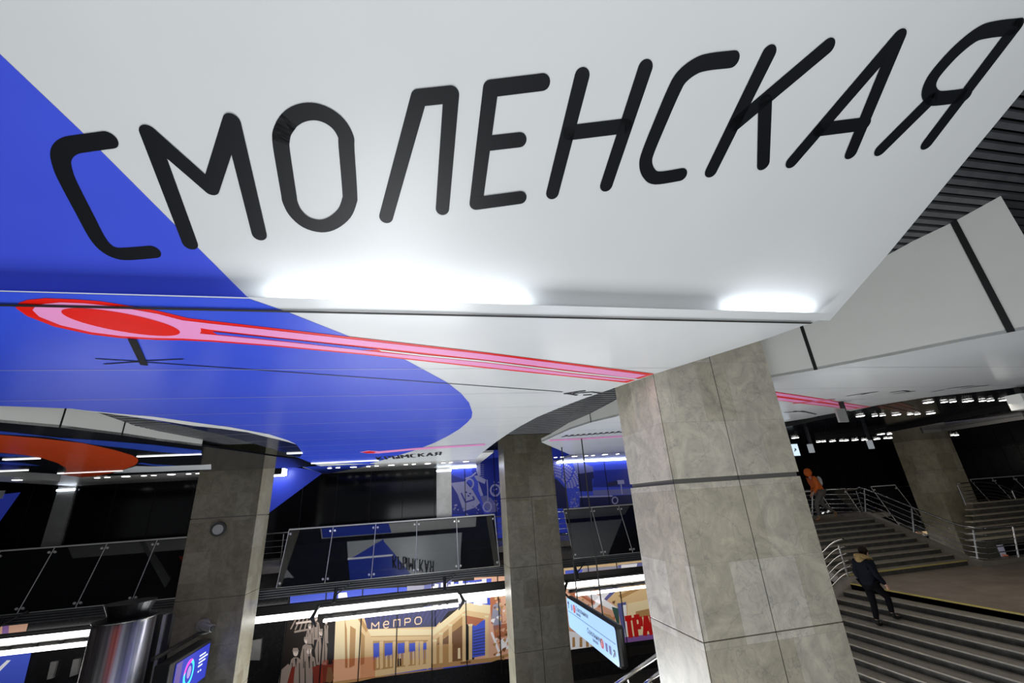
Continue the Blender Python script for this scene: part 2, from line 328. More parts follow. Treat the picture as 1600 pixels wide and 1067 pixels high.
for s_ in [[(881, 615), (905, 611), (915, 610)], [(887, 614.5), (902, 617)], [(895, 614), (925, 612), (941, 614)], [(911, 617), (925, 616)]]: ZS(mb, s_, .07)
mb.build('figure_drawing', ceil1)
# far small diagram and writing
mb = MB()
zpoly(mb, [(562, 706), (575, 703.5), (592, 704.5), (650, 699.5), (758, 692.8), (758, 695.5), (650, 702.5), (592, 708), (575, 708)], 'pink', .008); zpoly(mb, [(566, 706), (578, 704.3), (588, 705.5), (584, 707.5), (572, 707.6)], 'red', .011)
mb.build('line_diagram', ceil1)
GL = {'К': [[(0, 0), (0, 1)], [(.6, 1), (0, .42)], [(.18, .58), (.65, 0)]], 'Р': [[(0, 0), (0, 1), (.55, 1), (.6, .75), (.55, .5), (0, .5)]], 'Ы': [[(0, 1), (0, 0), (.4, 0), (.45, .25), (.4, .5), (0, .5)], [(.7, 0), (.7, 1)]], 'М': [[(0, 0), (0, 1), (.4, .4), (.8, 1), (.8, 0)]], 'С': [[(.6, .95), (.15, 1), (0, .8), (0, .2), (.15, 0), (.6, .05)]], 'А': [[(0, 0), (.35, 1), (.7, 0)], [(.12, .35), (.58, .35)]], 'Я': [[(.6, 0), (.6, 1), (.1, 1), (0, .75), (.1, .5), (.6, .5)], [(.2, .5), (0, 0)]],
      'Т': [[(0, 1), (.7, 1)], [(.35, 1), (.35, 0)]], 'О': [[(.15, 0), (0, .25), (0, .75), (.15, 1), (.5, 1), (.65, .75), (.65, .25), (.5, 0), (.15, 0)]], 'Л': [[(0, 0), (.1, 1), (.6, 1), (.6, 0)]], 'И': [[(0, 1), (0, 0), (.6, 1), (.6, 0)]], 'Ц': [[(0, 1), (0, 0), (.6, 0), (.6, 1)], [(.6, 0), (.75, 0), (.75, -.2)]], 'Е': [[(.55, 1), (0, 1), (0, 0), (.55, 0)], [(0, .5), (.5, .5)]],
      'Н': [[(0, 0), (0, 1)], [(.6, 0), (.6, 1)], [(0, .5), (.6, .5)]], 'е': [[(0, .5), (.6, .5), (.55, .85), (.3, 1), (.05, .8), (0, .45), (.1, .1), (.35, 0), (.6, .1)]], 'т': [[(0, 1), (.8, 1)], [(.05, 1), (.05, 0)], [(.4, 1), (.4, 0)], [(.75, 1), (.75, 0)]], 'р': [[(0, 0), (0, 1), (.55, 1), (.65, .75), (.55, .45), (0, .45)]], 'о': [[(.15, 0), (0, .3), (0, .7), (.15, 1), (.6, 1), (.75, .7), (.75, .3), (.6, 0), (.15, 0)]],
      'L': [[(0, 1), (0, 0), (.5, 0)]], '1': [[(0, .8), (.2, 1), (.2, 0)]], 'ок': [], '↑': [[(.3, 0), (.3, 1)], [(0, .65), (.3, 1), (.6, .65)]], '↗': [[(0, 0), (.7, .8)], [(.2, .8), (.7, .8), (.7, .25)]], '←': [[(.8, .5), (0, .5), (.3, .8)], [(0, .5), (.3, .2)]]}
def write(mb, txt, org, ex, ez, hgt, wd, m, n, lift, gap=.28, xs=1.0):
    org = Vector(org); ex = Vector(ex).normalized(); ez = Vector(ez).normalized(); x = 0
    for ch in txt:
        if ch == ' ': x += .5; continue
        g = GL[ch]; mxx = max(p[0] for s_ in g for p in s_)
        for s_ in g: stroke(mb, [org + ex * (x + p[0]) * hgt * xs + ez * p[1] * hgt for p in s_], wd, n, m, lift, caps=False)
        x += mxx + gap
    return x * hgt * xs
a = onz(592, 718.5, H); b = onz(692, 710.5, H)
wk = write(MB(), 'КРЫМСКАЯ', (0, 0, 0), (1, 0, 0), (0, 0, 1), 1.05, .1, 'ink', (0, -1, 0), 0, .38)
mb = MB(); write(mb, 'КРЫМСКАЯ', a, b - a, (0, -1, 0), 1.05, .085, 'ink', ZN, .008, .38, (b - a).length / wk); mb.build('lettering', ceil1)

# ---- cove lamps hidden behind the lip of the fold
for x0, x1, lab in ((-1.45, 1.05, 'long'), (3.5, 4.7, 'short')):
    o = MB().box((x0, FOLD + .10, H + .014), (x1, FOLD + .15, H + .034), 'cove').build('cove_lamp')
    tag(o, 'bright strip lamp behind the fold under the letters ' + ('О and Л' if lab == 'long' else 'А and Я, near the canopy corner'), 'lamp', 'cove lamps at the fold')

# ---- right canopy
c2n = [(1580, 519), (1500, 534), (1400, 554), (1275, 578), (1205, 590)]
c2b = [(962, 651), (923.7, 660), (890, 671), (861, 684), (846, 691)]
e1 = [onz(*p, H) for p in c2n] + [Vector((5.35, 8.3, H))] + [onz(*p, H) for p in c2b]
far2 = [(1228, 659), (1328, 642.5), (1369, 633.5), (1446, 621), (1600, 604)]
p0 = Vector((e1[0].x + .4, FOLD, H))
c2 = [p0] + e1 + [Vector((6.6, YE, H)), Vector((12.4, YE, H))] + [onz(*p, H) for p in far2] + [Vector((17.4, FOLD, H))]
mb = MB(); mb.prism(c2, (0, 0, .05), 'white'); ceil2 = struct(mb.build('ceiling'))
# grey vertical fascia, top follows the slat ceiling
ST = [(-3, 7.0), (2.57, 4.50), (4.19, 3.82), (4.7, 3.66), (5.215, 3.47), (7.0, 2.93), (8.6, 2.54), (10.04, 2.26), (10.78, 2.10), (11.5, 2.07), (13.4, 1.99)]
def slz(y):
    for (a, za), (b, zb) in zip(ST, ST[1:]):
        if y <= b: return za + (zb - za) * (y - a) / (b - a)
    return ST[-1][1]
def fascia(pts, joints, sgn=1):
    mb = MB()
    for a, b in zip(pts, pts[1:]):
        n = max(1, int((a - b).length / .6))
        for i in range(n):
            p = a.lerp(b, i / n); r_ = a.lerp(b, (i + 1) / n)
            mb.poly([p, r_, Vector((r_.x, r_.y, slz(r_.y))), Vector((p.x, p.y, slz(p.y)))], 'grey')
    o = mb.build('fascia')
    js = []
    for j in joints:
        jm = MB(); d = (j[1] - j[0]).normalized(); nn = d.cross(UP).normalized()
        if nn.dot(j[0]) > 0: nn = -nn
        w_ = j[2]; p = j[0] + nn * .004
        jm.prism([p - d * w_ / 2, p + d * w_ / 2, p + d * w_ / 2 + UP * (slz(p.y) - H), p - d * w_ / 2 + UP * (slz(p.y) - H)], nn * .004, 'seam'); js.append(jm)
    return o, js
fp = [Vector((p0.x, p0.y, H))] + e1
fo, js = fascia(fp, [(onz(1275, 578, H), onz(1400, 554, H), .055), (onz(1580, 518.8, H), onz(1500, 534, H), .085), (onz(923.7, 660, H), onz(861, 684, H), .03), (onz(892, 671, H), onz(861, 684, H), .02)])
fo.parent = ceil2
for j in js: j.build('panel_gap', fo)
mb = MB()                                            # joints, diagram and figure on the right canopy
for t in [.3154, .2515, .2163, .1899, .1708, .1545, .1412, .1297, .1200, .1115]:
    Y = H / t; x0, x1 = jspan(Y, c2)
    mb.poly([Vector((x0 + .03, Y - .006, H - .006)), Vector((x1 - .03, Y - .006, H - .006)), Vector((x1 - .03, Y + .006, H - .006)), Vector((x0 + .03, Y + .006, H - .006))], 'seamlite')
mb.build('panel_joint', ceil2)
mb = MB(); r8 = lambda p: (1200 + p[0] / 7.273, 590 + p[1] / 7.273)
zpoly(mb, [r8(p) for p in [(60, 152), (97, 160), (620, 238), (900, 288), (1165, 330), (930, 362), (740, 335), (420, 297), (125, 258), (70, 250)]], 'red', .004)
for st in ([(60, 160), (97, 168), (620, 246), (900, 296), (1120, 330), (1050, 338), (900, 318), (620, 270), (105, 200), (60, 195)], [(60, 215), (110, 222), (620, 290), (960, 335), (1000, 348), (930, 355), (740, 328), (420, 288), (125, 252), (60, 240)]):
    zpoly(mb, [r8(p) for p in st], 'pink', .007)
for st in ([(275, 290), (760, 240)], [(275, 295), (500, 272)], [(600, 262), (760, 240)]): ZS(mb, [r8(p) for p in st], .05, 'red', .010)
zpoly(mb, [r8(p) for p in [(300, 290), (600, 248), (740, 240), (700, 255), (420, 280)]], 'pink', .009)
zpoly(mb, [(858, 686.8), (915, 684), (972, 680.3), (972, 682.4), (915, 686.2), (858, 689)], 'pink', .006)
mb.build('line_diagram', ceil2)
mb = MB()
for s_ in ([(1322, 618.5), (1345, 615), (1372, 611.5)], [(1345, 616.5), (1360, 613)], [(1390, 613), (1412, 610), (1420, 611)], [(1395, 615), (1430, 610.5)], [(1455, 612), (1475, 608.5)], [(1480, 607), (1520, 602)], [(1500, 607), (1545, 601)], [(1225, 644), (1245, 643)], [(1252, 641.5), (1275, 647)], [(1240, 642), (1262, 643.6)]): ZS(mb, s_, .05)
x = 878
while x < 972: ZS(mb, [(x, 682.5 - (x - 878) * .075), (x + 6, 681 - (x - 878) * .075), (x + 8, 679.5 - (x - 878) * .075)], .10); x += 9
mb.build('lettering', ceil2)

# ---- black glossy ceiling right of it, with ribs
blk = [onz(*p, H) for p in far2] + [Vector((30, 5.6, H)), Vector((46, 5.6, H)), Vector((46, 26, H + .0)), Vector((14.2, 26, H)), Vector((12.45, YE, H))]
mb = MB(); mb.prism([p + Vector((0, 0, .004)) for p in blk], (0, 0, .05), 'darkpan'); ceil4 = struct(mb.build('ceiling'))
mb = MB(); r7 = lambda p: (1190 + p[0] / 3.902, 540 + p[1] / 3.902)
for st in ([(690, 370), (720, 362), (960, 415), (930, 425)], [(760, 360), (800, 352), (980, 405), (965, 412)], [(800, 350), (850, 345), (935, 372), (900, 380)]): zpoly(mb, [r7(p) for p in st], 'darkred', .004)
mb.build('line_diagram', ceil4)
for k, (pl, th) in enumerate((([(1228, 662), (1280, 650), (1326, 641.8)], .10), ([(1274, 682.5), (1387, 669), (1470, 652.5), (1600, 624.5)], .16), ([(1440, 672), (1470, 670), (1600, 649)], .14))):
    P = [onz(*p, H) for p in pl]; mb = MB()
    for a, b in zip(P, P[1:]):
        s_ = (b - a).normalized().cross(UP) * .05; mb.prism([a - s_, b - s_, b + s_, a + s_], (0, 0, -th), 'void')
    mb.build('rib', ceil4)

# ---- left canopy
c3e = [(-160, 648), (0, 660), (93, 668), (190, 680), (244, 688), (315, 697), (380, 706), (432, 713.5), (480, 719)]
e3 = [onz(*p, H) for p in c3e]
c3f = [(172, 740), (96, 741), (0, 735), (-160, 727)]
c3 = e3 + [onz(488, 724, H), Vector((onz(500, 728, H).x - .1, YE, H)), Vector((-11.6, YE, H))] + [onz(*p, H) for p in c3f[1:]]
mb = MB(); mb.prism(c3, (0, 0, .05), 'darkpan'); ceil3 = struct(mb.build('ceiling'))
fo3, js = fascia(e3[:6], [(e3[2], e3[3], .03), (e3[3], e3[4], .03)])
fo3.parent = ceil3
for j in js: j.build('panel_gap', fo3)
r3 = lambda p: (p[0] / 6.667, 600 + p[1] / 6.667)
mb = MB()
zpoly(mb, [r3(p) for p in [(-900, 430), (0, 488), (300, 520), (600, 556), (1100, 590), (1600, 632), (2100, 690), (2100, 745), (1600, 700), (1000, 632), (480, 548), (0, 520), (-900, 470)]], 'skyb', .004)
zpoly(mb, [r3(p) for p in [(-900, 480), (0, 525), (400, 560), (850, 610), (1000, 640), (1200, 685), (1380, 740), (1435, 775), (1440, 795), (1430, 820), (1400, 845), (1280, 892), (1150, 928), (1000, 957), (850, 970), (640, 942), (690, 905), (685, 870), (600, 820), (450, 772), (250, 735), (0, 712), (-900, 660)]], 'orange', .007)
zpoly(mb, [r3(p) for p in [(-300, 712), (0, 718), (250, 738), (380, 758), (-300, 750)]], 'skyb', .004)
zpoly(mb, [r3(p) for p in [(0, 810), (250, 822), (420, 850), (200, 845), (0, 830)]], 'skyb', .004)
zpoly(mb, [r3(p) for p in [(1430, 828), (1480, 818), (1600, 835), (2100, 860), (2100, 850), (2100, 870), (1600, 850)]], 'skyb', .004)
zpoly(mb, [(212, 728), (240, 728.5), (316, 726), (330, 725), (330, 733), (316, 733.5), (240, 737), (176, 739)], 'white', .006)
mb.build('orange_and_blue_shape', ceil3)
for px in ([(212, 712.6), (316, 709.8)], [(0, 717.2), (67, 716.5)], [(92, 739.6), (190, 735)], [(0, 736.5), (40, 734)]):
    a, b = [onz(*p, H) for p in px]; o = MB().box((min(a.x, b.x), (a.y + b.y) / 2 - .05, H - .02), (max(a.x, b.x), (a.y + b.y) / 2 + .05, H + .02), 'slot').build('ceiling_slot_or_glint')
    tag(o, {212: 'thin white light slot right of the orange ceiling shape', 0: 'thin white light slot crossing the blue field left of the orange shape', 92: 'white light slot at the far edge of the orange ceiling shape'}[px[0][0]] if px[0][1] != 736.5 else 'faint white light slot above the small grey fascia at far left', 'light')
for px, lab in (([(486.6, 723.5), (592, 718.7)], 'white light slot at the far end of the blue ceiling shape'), ([(449, 708), (472, 706.8)], 'short white reflection built as a glowing streak in the dark rounded corner beside the left pillar')):  # the corner streak is a ceiling reflection, modelled as a glowing bar
    a, b = [onz(*p, H) for p in px]; tag(MB().box((a.x, (a.y + b.y) / 2 - .05, H - .03), (b.x, (a.y + b.y) / 2 + .05, H + .02), 'slot').build('ceiling_slot_or_glint'), lab, 'light')

# second fascia far left
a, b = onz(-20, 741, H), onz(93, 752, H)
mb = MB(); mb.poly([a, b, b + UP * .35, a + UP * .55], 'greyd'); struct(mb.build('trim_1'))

# ---- slat ceiling between the canopies
mb = MB(); y = -1.4; k = 0
while y < 13.3:
    z0 = slz(y); z1_ = slz(y + .072)
    mb.prism([Vector((-26, y, z0)), Vector((-26, y + .072, z1_)), Vector((-26, y + .072, z1_ + .05)), Vector((-26, y, z0 + .05))], (60, 0, 0), 'slat'); y += .122; k += 1
sl = struct(mb.build('ceiling'))
mb = MB()
for (a, za), (b, zb) in zip(ST, ST[1:]): mb.poly([(-26, a, za + .12), (34, a, za + .12), (34, b, zb + .12), (-26, b, zb + .12)], 'void')
mb.poly([(-30, 13.4, 1.99), (-30, 13.4, 3.1), (46, 13.4, 3.1), (46, 13.4, 1.99)], 'void'); mb.poly([(-30, 13.4, 3.02), (46, 13.4, 3.02), (46, 26.4, 3.02), (-30, 26.4, 3.02)], 'void')
mb.build('ceiling_backing', sl)

# ---- far ceiling strips with downlights, in front of the back wall
ZF = 2.12; YW = 26.0
for x0, x1 in ((-17.2, -8.2), (-5.55, 3.05), (7.9, 14.0)):
    mb = MB(); mb.box((x0, YE + .1, ZF), (x1, YW, ZF + .1), 'grey'); s_ = struct(mb.build('ceiling'))
    if x0 == -5.55:
        mb = MB(); mb.poly([(-5.5, YE + .15, ZF - .003), (-5.5, 25.9, ZF - .003), (-5.0, 25.9, ZF - .003), (-2.4, 22.3, ZF - .003), (-1.8, YE + .15, ZF - .003)], 'blue'); mb.build('blue_shape', s_)

# ---- back wall
mb = MB(); mb.box((-34, YW, -1.95), (48, YW + .2, 3.1), 'blackwall'); wall = struct(mb.build('wall_back'))
mb = MB(); mb.box((-34, YW + .005, -9), (48, YW + .2, -1.96), 'blacktile'); lowall = struct(mb.build('wall_lower'))
PIT = 1.76; X0 = 1.06 * 1.0
mb = MB(); x = -.113 * YW - 16 * PIT
while x < 47:
    mb.box((x - .012, YW - .012, -1.9), (x + .012, YW + .01, 3.0), 'seam'); x += PIT
mb.build('panel_gap', wall)
for (a, b, lab) in (((682, 740), (705, 738), 'c'), ((95, 790), (123, 788), 'l')):
    xa = ony(*a, YW).x; xb = ony(*b, YW).x
    if lab == 'l': xa, xb = ony(85, 790, YW).x, ony(113, 790, YW).x
    o = MB().box((xa, YW - .10, -1.9), (xb, YW, ZF - .001), 'steelpan').build('trim_2' if lab == 'c' else 'trim_3'); struct(o)
    MB().box((xa, YW - .16, ZF - .22), (xb, YW - .11, ZF - .14), 'bluestrip').build('light_strip', o)
o = MB().box((ony(0, 770, YW).x - 2, YW - .08, ony(0, 779, YW).z), (ony(8, 770, YW).x, YW - .02, ZF - .05), 'white').build('wall_panel'); tag(o, 'white panel on the black wall at the far left edge', 'panel')
MB().box((-34, 25.4, -9), (48, 25.41, -8.99), 'void')

# lower floor, side walls
struct(MB().box((-34, -8, -9.2), (48, 26.2, -9.0), 'lowfloor').build('floor'))
struct(MB().box((-34, -8, -9), (-33.8, 26.2, 8), 'blacktile').build('wall_left'))
struct(MB().box((47.8, -8, -9), (48, 26.2, 8), 'blacktile').build('wall_right'))

# ================================================================== PILLARS
PW, PD = 2.36, 1.50
JZ = [-9.0, -5.72, -2.66, .15, 3.02]
def pillar(x0, y0, label, grp='stone clad pillars', jz=JZ, big=False, mid=False):
    g = .035 if big else .018
    root = empty('stone_pillar', (x0 + PW / 2, y0 + PD / 2, jz[0]), label, 'pillar', grp)
    def loc(mb, n):
        o = mb.build(n, root); o.location = -root.location; return o
    mb = MB(); mb.box((x0 + .03, y0 + .03, jz[0]), (x0 + PW - .03, y0 + PD - .03, jz[-1]), 'stonecore'); loc(mb, 'core')
    for a, b in zip(jz, jz[1:]):
        mb = MB(); mb.box((x0, y0, a + (g if abs(a) < 1 else .007)), (x0 + PW, y0 + PD, b - (g if abs(b) < 1 else .007)), 'stone' if big else 'stoneb')
        o = mb.build('stone_course', root, bevel=.006); o.location = Vector((0, 0, 0)); o.location = -root.location
    if big:
        mb = MB(); xm = onz(1130, 650, 1).x
        for xx in (x0 + PW * .5,): mb.box((xx - .004, y0 - .003, jz[0]), (xx + .004, y0, jz[-1]), 'seam')
        mb.box((x0 + .006, y0 - .003, jz[0]), (x0 + .013, y0, jz[-1]), 'seam'); loc(mb, 'vertical_joint')
    elif mid:
        mb = MB(); mb.box((x0 + PW * .5 - .008, y0 - .004, jz[0]), (x0 + PW * .5 + .008, y0, .15), 'seam'); loc(mb, 'vertical_joint')
    return root
pillar(3.82, 6.34, 'large pale grey stone pillar in the foreground right of centre', jz=[-9, -5.2, -2.0, .13, 3.2], big=True)
p1x, p2x, pfx, PY = -8.96, 3.64, 28.35, 20.0
pillar(p1x, PY, 'dark stone pillar on the left carrying the round speaker and the blue screen')
pillar(p2x, PY, 'brown stone pillar in the middle beside the hanging light-blue sign', mid=True)
pillar(pfx, PY, 'brown stone pillar at far right rising behind the stair railing')

def place(o, root): o.location = -root.location; return o
# speaker and camera on the left pillar, screen beside it
c = ony(342, 826, PY); root = empty('wall_speaker', c, 'round black speaker with grey face on the left pillar', 'speaker')
ax = Vector((.25, -1, -.1)).normalized()
mb = MB(); mb.tube([Vector((0, 0, 0)), ax * .10, ax * .22], .26, 'blackmetal', 24); mb.build('housing', root, smooth=False)
mb = MB(); mb.tube([ax * .215, ax * .235], .18, 'greyd', 24); mb.build('grille', root)
c = ony(318, 976, PY); root = empty('security_camera', c, 'small grey camera on the left pillar above the screen', 'camera')
mb = MB(); mb.tube([(0, 0, 0), (0, -.12, 0)], .22, 'steelpan', 16, .2); mb.build('base', root)
mb = MB(); mb.tube([(.02, -.12, 0), (.42, -.28, -.10)], .13, 'greyd', 14, .12); mb.build('body', root)
mb = MB(); mb.tube([(.42, -.28, -.10), (.45, -.29, -.105)], .10, 'blackmetal', 14); mb.build('lens', root)

SX = -7.35
scr = [onx(x, y, SX) for x, y in [(276.6, 1038.7), (328.7, 1004), (323, 1050)]]
y_far, y_near = scr[1].y, scr[0].y; zt_, zb_ = scr[1].z, scr[2].z - .1
M['screen'] = mat('lit_screen_blue', (.0, .0, .02), .3, emit=(.03, .05, .55), es=1.0); M['scrring'] = mat('lit_cyan', (0, 0, 0), .3, emit=(.05, .75, 1), es=1.6); M['scrpink'] = mat('lit_magenta', (0, 0, 0), .3, emit=(1, .05, .6), es=1.4); M['scrlil'] = mat('lit_lilac', (0, 0, 0), .3, emit=(.45, .35, .85), es=1.0); M['scrtxt'] = mat('lit_white_text', (0, 0, 0), .3, emit=(.8, .9, 1), es=1.4); M['scrpurp'] = mat('lit_purple', (0, 0, 0), .3, emit=(.18, .13, .45), es=.8)
root = empty('information_screen', (SX - .2, (y_far + y_near) / 2, zb_), 'glowing blue information screen with a cyan ring beside the left pillar', 'screen')
lo = lambda p: Vector(p) - root.location
mb = MB(); mb.box(lo((SX - .45, y_near - .35, zb_ - .15)), lo((SX - .02, y_far + .12, zt_ + .1)), 'blackmetal'); mb.build('casing', root, bevel=.03)
mb = MB(); mb.box(lo((SX - .60, y_near - .3, zt_ + .2)), lo((SX - .50, y_far + .3, zt_ + .3)), 'darkmetal'); mb.tube([lo((SX - .55, y_far + .2, zt_ + .25)), lo((SX - .3, PY, zt_ + .25))], .06, 'darkmetal'); mb.tube([lo((SX - .3, y_far + .0, zt_ + .05)), lo((SX - .3, PY, zt_ - .1))], .07, 'darkmetal'); mb.build('bracket', root)
XS = SX
def sq(u, v, l=.0): return lo((XS + .002 + l, y_near + (y_far - y_near) * u, zb_ + (zt_ - zb_) * v))
mb = MB(); mb.poly([sq(-.02, 0), sq(1, 0), sq(1, 1), sq(-.02, 1)], 'screen'); mb.poly([sq(0, .02, .003), sq(.16, .02, .003), sq(.16, .98, .003), sq(0, .98, .003)], 'scrpurp')
def sell(cu, cv, ru, rv, m, l, a0=0, a1=2 * math.pi): mb.poly([sq(cu + ru * math.cos(a0 + (a1 - a0) * k / 30), cv + rv * math.sin(a0 + (a1 - a0) * k / 30), l) for k in range(31)], m)
sell(.40, .5, .15, .38, 'scrring', .004); sell(.40, .5, .15, .38, 'scrpink', .006, math.pi * .35, math.pi * 1.0); sell(.40, .5, .105, .27, 'screen', .008); sell(.40, .52, .06, .17, 'scrlil', .010)
for k, (v, u0_, u1_) in enumerate(((.76, .68, .88), (.66, .68, .96), (.56, .68, .9), (.46, .68, .82), (.30, .70, .74), (.30, .77, .81))): mb.poly([sq(u0_, v, .005), sq(u1_, v, .005), sq(u1_, v + .045, .005), sq(u0_, v + .045, .005)], 'scrtxt')
mb.build('display', root)

# polished steel cylinder
CY = 17.4; top = -.152 * CY
cxl, cxr = -.566 * CY, -.476 * CY; cr = (cxr - cxl) / 2 * .98
root = empty('steel_cylinder', ((cxl + cxr) / 2, CY, -9.0), 'tall polished steel cylinder at the lower left', 'column')
mb = MB(); mb.tube([(0, 0, 0), (0, 0, top + 9)], cr, 'chrome', 72); mb.build('cladding', root, smooth=True)
mb = MB(); mb.tube([(0, 0, top + 9), (0, 0, top + 9.02)], cr + .03, 'steel', 48); mb.build('rim', root)
mb = MB(); mb.tube([(0, 0, top + 9.0), (0, 0, top + 9.03)], cr - .03, 'blackmetal', 48); mb.tube([(0, .1, top + 9.03), (0, .1, top + 9.45)], cr * .62, 'blackmetal', 32, cr * .85); mb.build('cap', root)
root = empty('door_frame', (-8.0, 18.2, -9), 'black and steel frame posts between the cylinder and the left pillar', 'frame')
for (x, mm, ww) in ((-8.38, 'blackmetal', .16), (-8.18, 'steelpan', .10), (-8.02, 'blackmetal', .14)):
    MB().box((x + 8.0 - ww / 2 - .15, -.08, 0), (x + 8.0 + ww / 2 - .15, .08, 6.25), mm).build('post', root)

# ================================================================== UPPER WALKWAY ALONG THE BACK WALL
YG = 22.0; ZG0, ZG1 = -2.77, -.58; LEAN = (ZG1 - ZG0) * .383 / .923
struct(MB().box((-32, YG + .35, -2.25), (46, YG + 3.95, -2.0), 'curb').build('floor'))
# ribbed fascia beam under the glass
mb = MB(); mb.box((-32, YG + .02, -3.16), (46, YG + .3, -2.8), 'darkmetal')
for k in range(4): mb.box((-32, YG - .03, -3.15 + k * .09), (46, YG + .03, -3.105 + k * .09), 'slat')
struct(mb.build('trim_4'))
def glass_run(x0, n, pit, label, first=0):
    root = empty('glass_parapet', (x0, YG, ZG0), label, 'parapet', 'leaning smoked glass parapets')
    d = Vector((0, LEAN, ZG1 - ZG0))
    for k in range(n):
        a = Vector((k * pit + .012, 0, 0)); b = Vector((k * pit + pit - .012, 0, 0))
        MB().prism([a, b, b + d, a + d], (0, .03, -.012), 'glass').build('glass_pane', root)
        for f_ in (.07, .93):
            for s_ in (.10, pit - .10):
                p = Vector((k * pit + s_, -.05, 0)) + d * f_
                MB().tube([p, p + Vector((0, .07, -.03))], .045, 'clampm', 10).build('clamp', root)
    MB().box((0, LEAN - .02, ZG1 - ZG0 - .02), (n * pit, LEAN + .12, ZG1 - ZG0 + .07), 'darkmetal').build('top_rail', root)
    for k in range(n + 1): MB().tube([Vector((k * pit, -.01, 0)), Vector((k * pit, -.01, 0)) + d], .015, 'clampm', 6).build('mullion', root)
    MB().box((0, LEAN - .03, ZG1 - ZG0 + .0), (n * pit, LEAN - .02, ZG1 - ZG0 + .05), 'clampm').build('rail_edge', root); MB().box((0, -.02, -.03), (n * pit, .06, 0), 'steel').build('bottom_rail', root)
    return root
xs = [-.689 * YG, -.605 * YG, -.518 * YG]
glass_run(-.518 * YG - 1.87 * 7, 8, 1.87, 'smoked glass parapet left of the left pillar')
glass_run(-.277 * YG, 5, (.16 + .277) * YG / 5, 'smoked glass parapet of five panes between the left and middle pillars')
glass_run(.327 * YG, 4, 1.56, 'smoked glass parapet behind the hanging sign, drawn faces mirrored in it')
glass_run(17.8, 4, 1.85, 'smoked glass parapet behind the person in the orange coat')
glass_run(27.2, 1, 1.9, 'single smoked glass pane left of the far right pillar')
glass_run(35.3, 5, 1.9, 'smoked glass parapet at the far right edge behind the curved railing')
# reflective horizontal railing on the walkway
def hrail(name, pts, posts, label, hts, lean=Vector((0, 0, 0)), r0=.028, r1=.014, grp=None, ph=1.05):
    o0 = Vector(pts[0]); root = empty(name, o0, label, 'railing', grp)
    P = [Vector(p) - o0 for p in pts]
    for i, h in enumerate(hts):
        mb = MB(); off = UP * h + lean * h; rr = r0 if i == 0 else r1
        mb.tube([p + off for p in P], rr, 'steel', 10); mb.build('handrail' if i == 0 else 'bar', root, smooth=True)
    for q_ in posts:
        q_ = Vector(q_) - o0; mb = MB(); mb.tube([q_, q_ + UP * (ph - .05) + lean * (ph - .05)], .030, 'steel', 8); mb.build('post', root)
    return root
for x0, x1, lab in ((-9.6, 5.5, 'steel walkway railing seen between pillars and the central glass'), (5.6, 46, 'steel walkway railing running behind the right glass panes')):
    hrail('walkway_railing', [(x0, YG + 1.25, -2.0), (x1, YG + 1.25, -2.0)], [(x0 + 1.0 + 2.2 * k, YG + 1.25, -2.0) for k in range(int((x1 - x0) / 2.2))], lab, [1.32, 1.0, .75, .5, .25], grp='walkway railings', ph=1.32)

# ---- long luminaires over the platform
def luminaire(x0, x1, y, z, label):
    root = empty('platform_luminaire', (x0, y, z), label, 'lamp', 'two tube luminaires over the platform'); Lx = x1 - x0
    MB().box((0, .0, .20), (Lx, .22, .36), 'tube').build('upper_tube', root, bevel=.03)
    MB().box((.25, -.26, -.10), (Lx, -.12, .01), 'tube').build('lower_tube', root, bevel=.03)
    MB().box((0, -.06, .03), (Lx, .10, .17), 'darkmetal').build('spine', root)
    MB().box((-.1, .12, .42), (Lx, .34, .50), 'blackmetal').build('top_cover', root)
    for k in range(6): MB().box((Lx * (k + .5) / 6 - .08, -.12, .04), (Lx * (k + .5) / 6 + .08, -.06, .17), 'blackmetal').build('clip', root)
    for xe in (0, Lx):
        mb = MB(); s_ = -1 if xe == 0 else 1
        mb.prism([(xe + s_ * .02, 0, .55), (xe + s_ * .32, 0, .05), (xe + s_ * .02, -.3, -.22), (xe - s_ * .02, -.25, -.22), (xe + s_ * .16, .0, .05), (xe - s_ * .06, 0, .55)], (0, .08, 0), 'blackmetal'); mb.build('end_cap', root)
    for xe in (Lx * .1, Lx * .9):
        mb = MB(); mb.tube([(xe, .1, .5), (xe, .35, 1.0)], .07, 'blackmetal', 8); mb.tube([(xe, .2, .75), (xe + .6, .5, 1.15)], .03, 'blackmetal', 6); mb.build('bracket', root)
    return root
yl = 21.4
luminaire(-.197 * yl, .071 * yl, yl, -.176 * yl - .22, 'two tube luminaire above the mural, between the left and middle pillars')
luminaire(-.74 * yl, -.515 * yl, yl, -.176 * yl - .10, 'two tube luminaire at the far left beside the steel cylinder')
luminaire(.308 * yl, .56 * yl, yl, -.176 * yl - .0 - .35, 'two tube luminaire behind the hanging sign')
mb = MB(); zb = -.1725 * 24.6 - .22; mb.box((-20, 24.55, zb - .02), (40, 24.65, zb + .25), 'tube'); o = tag(mb.build('light_strip'), 'long continuous white light strip running behind the pillars above the mural', 'lamp')
MB().box((-20, 24.5, zb + .27), (40, 24.8, zb + .62), 'blackmetal').build('housing', o)

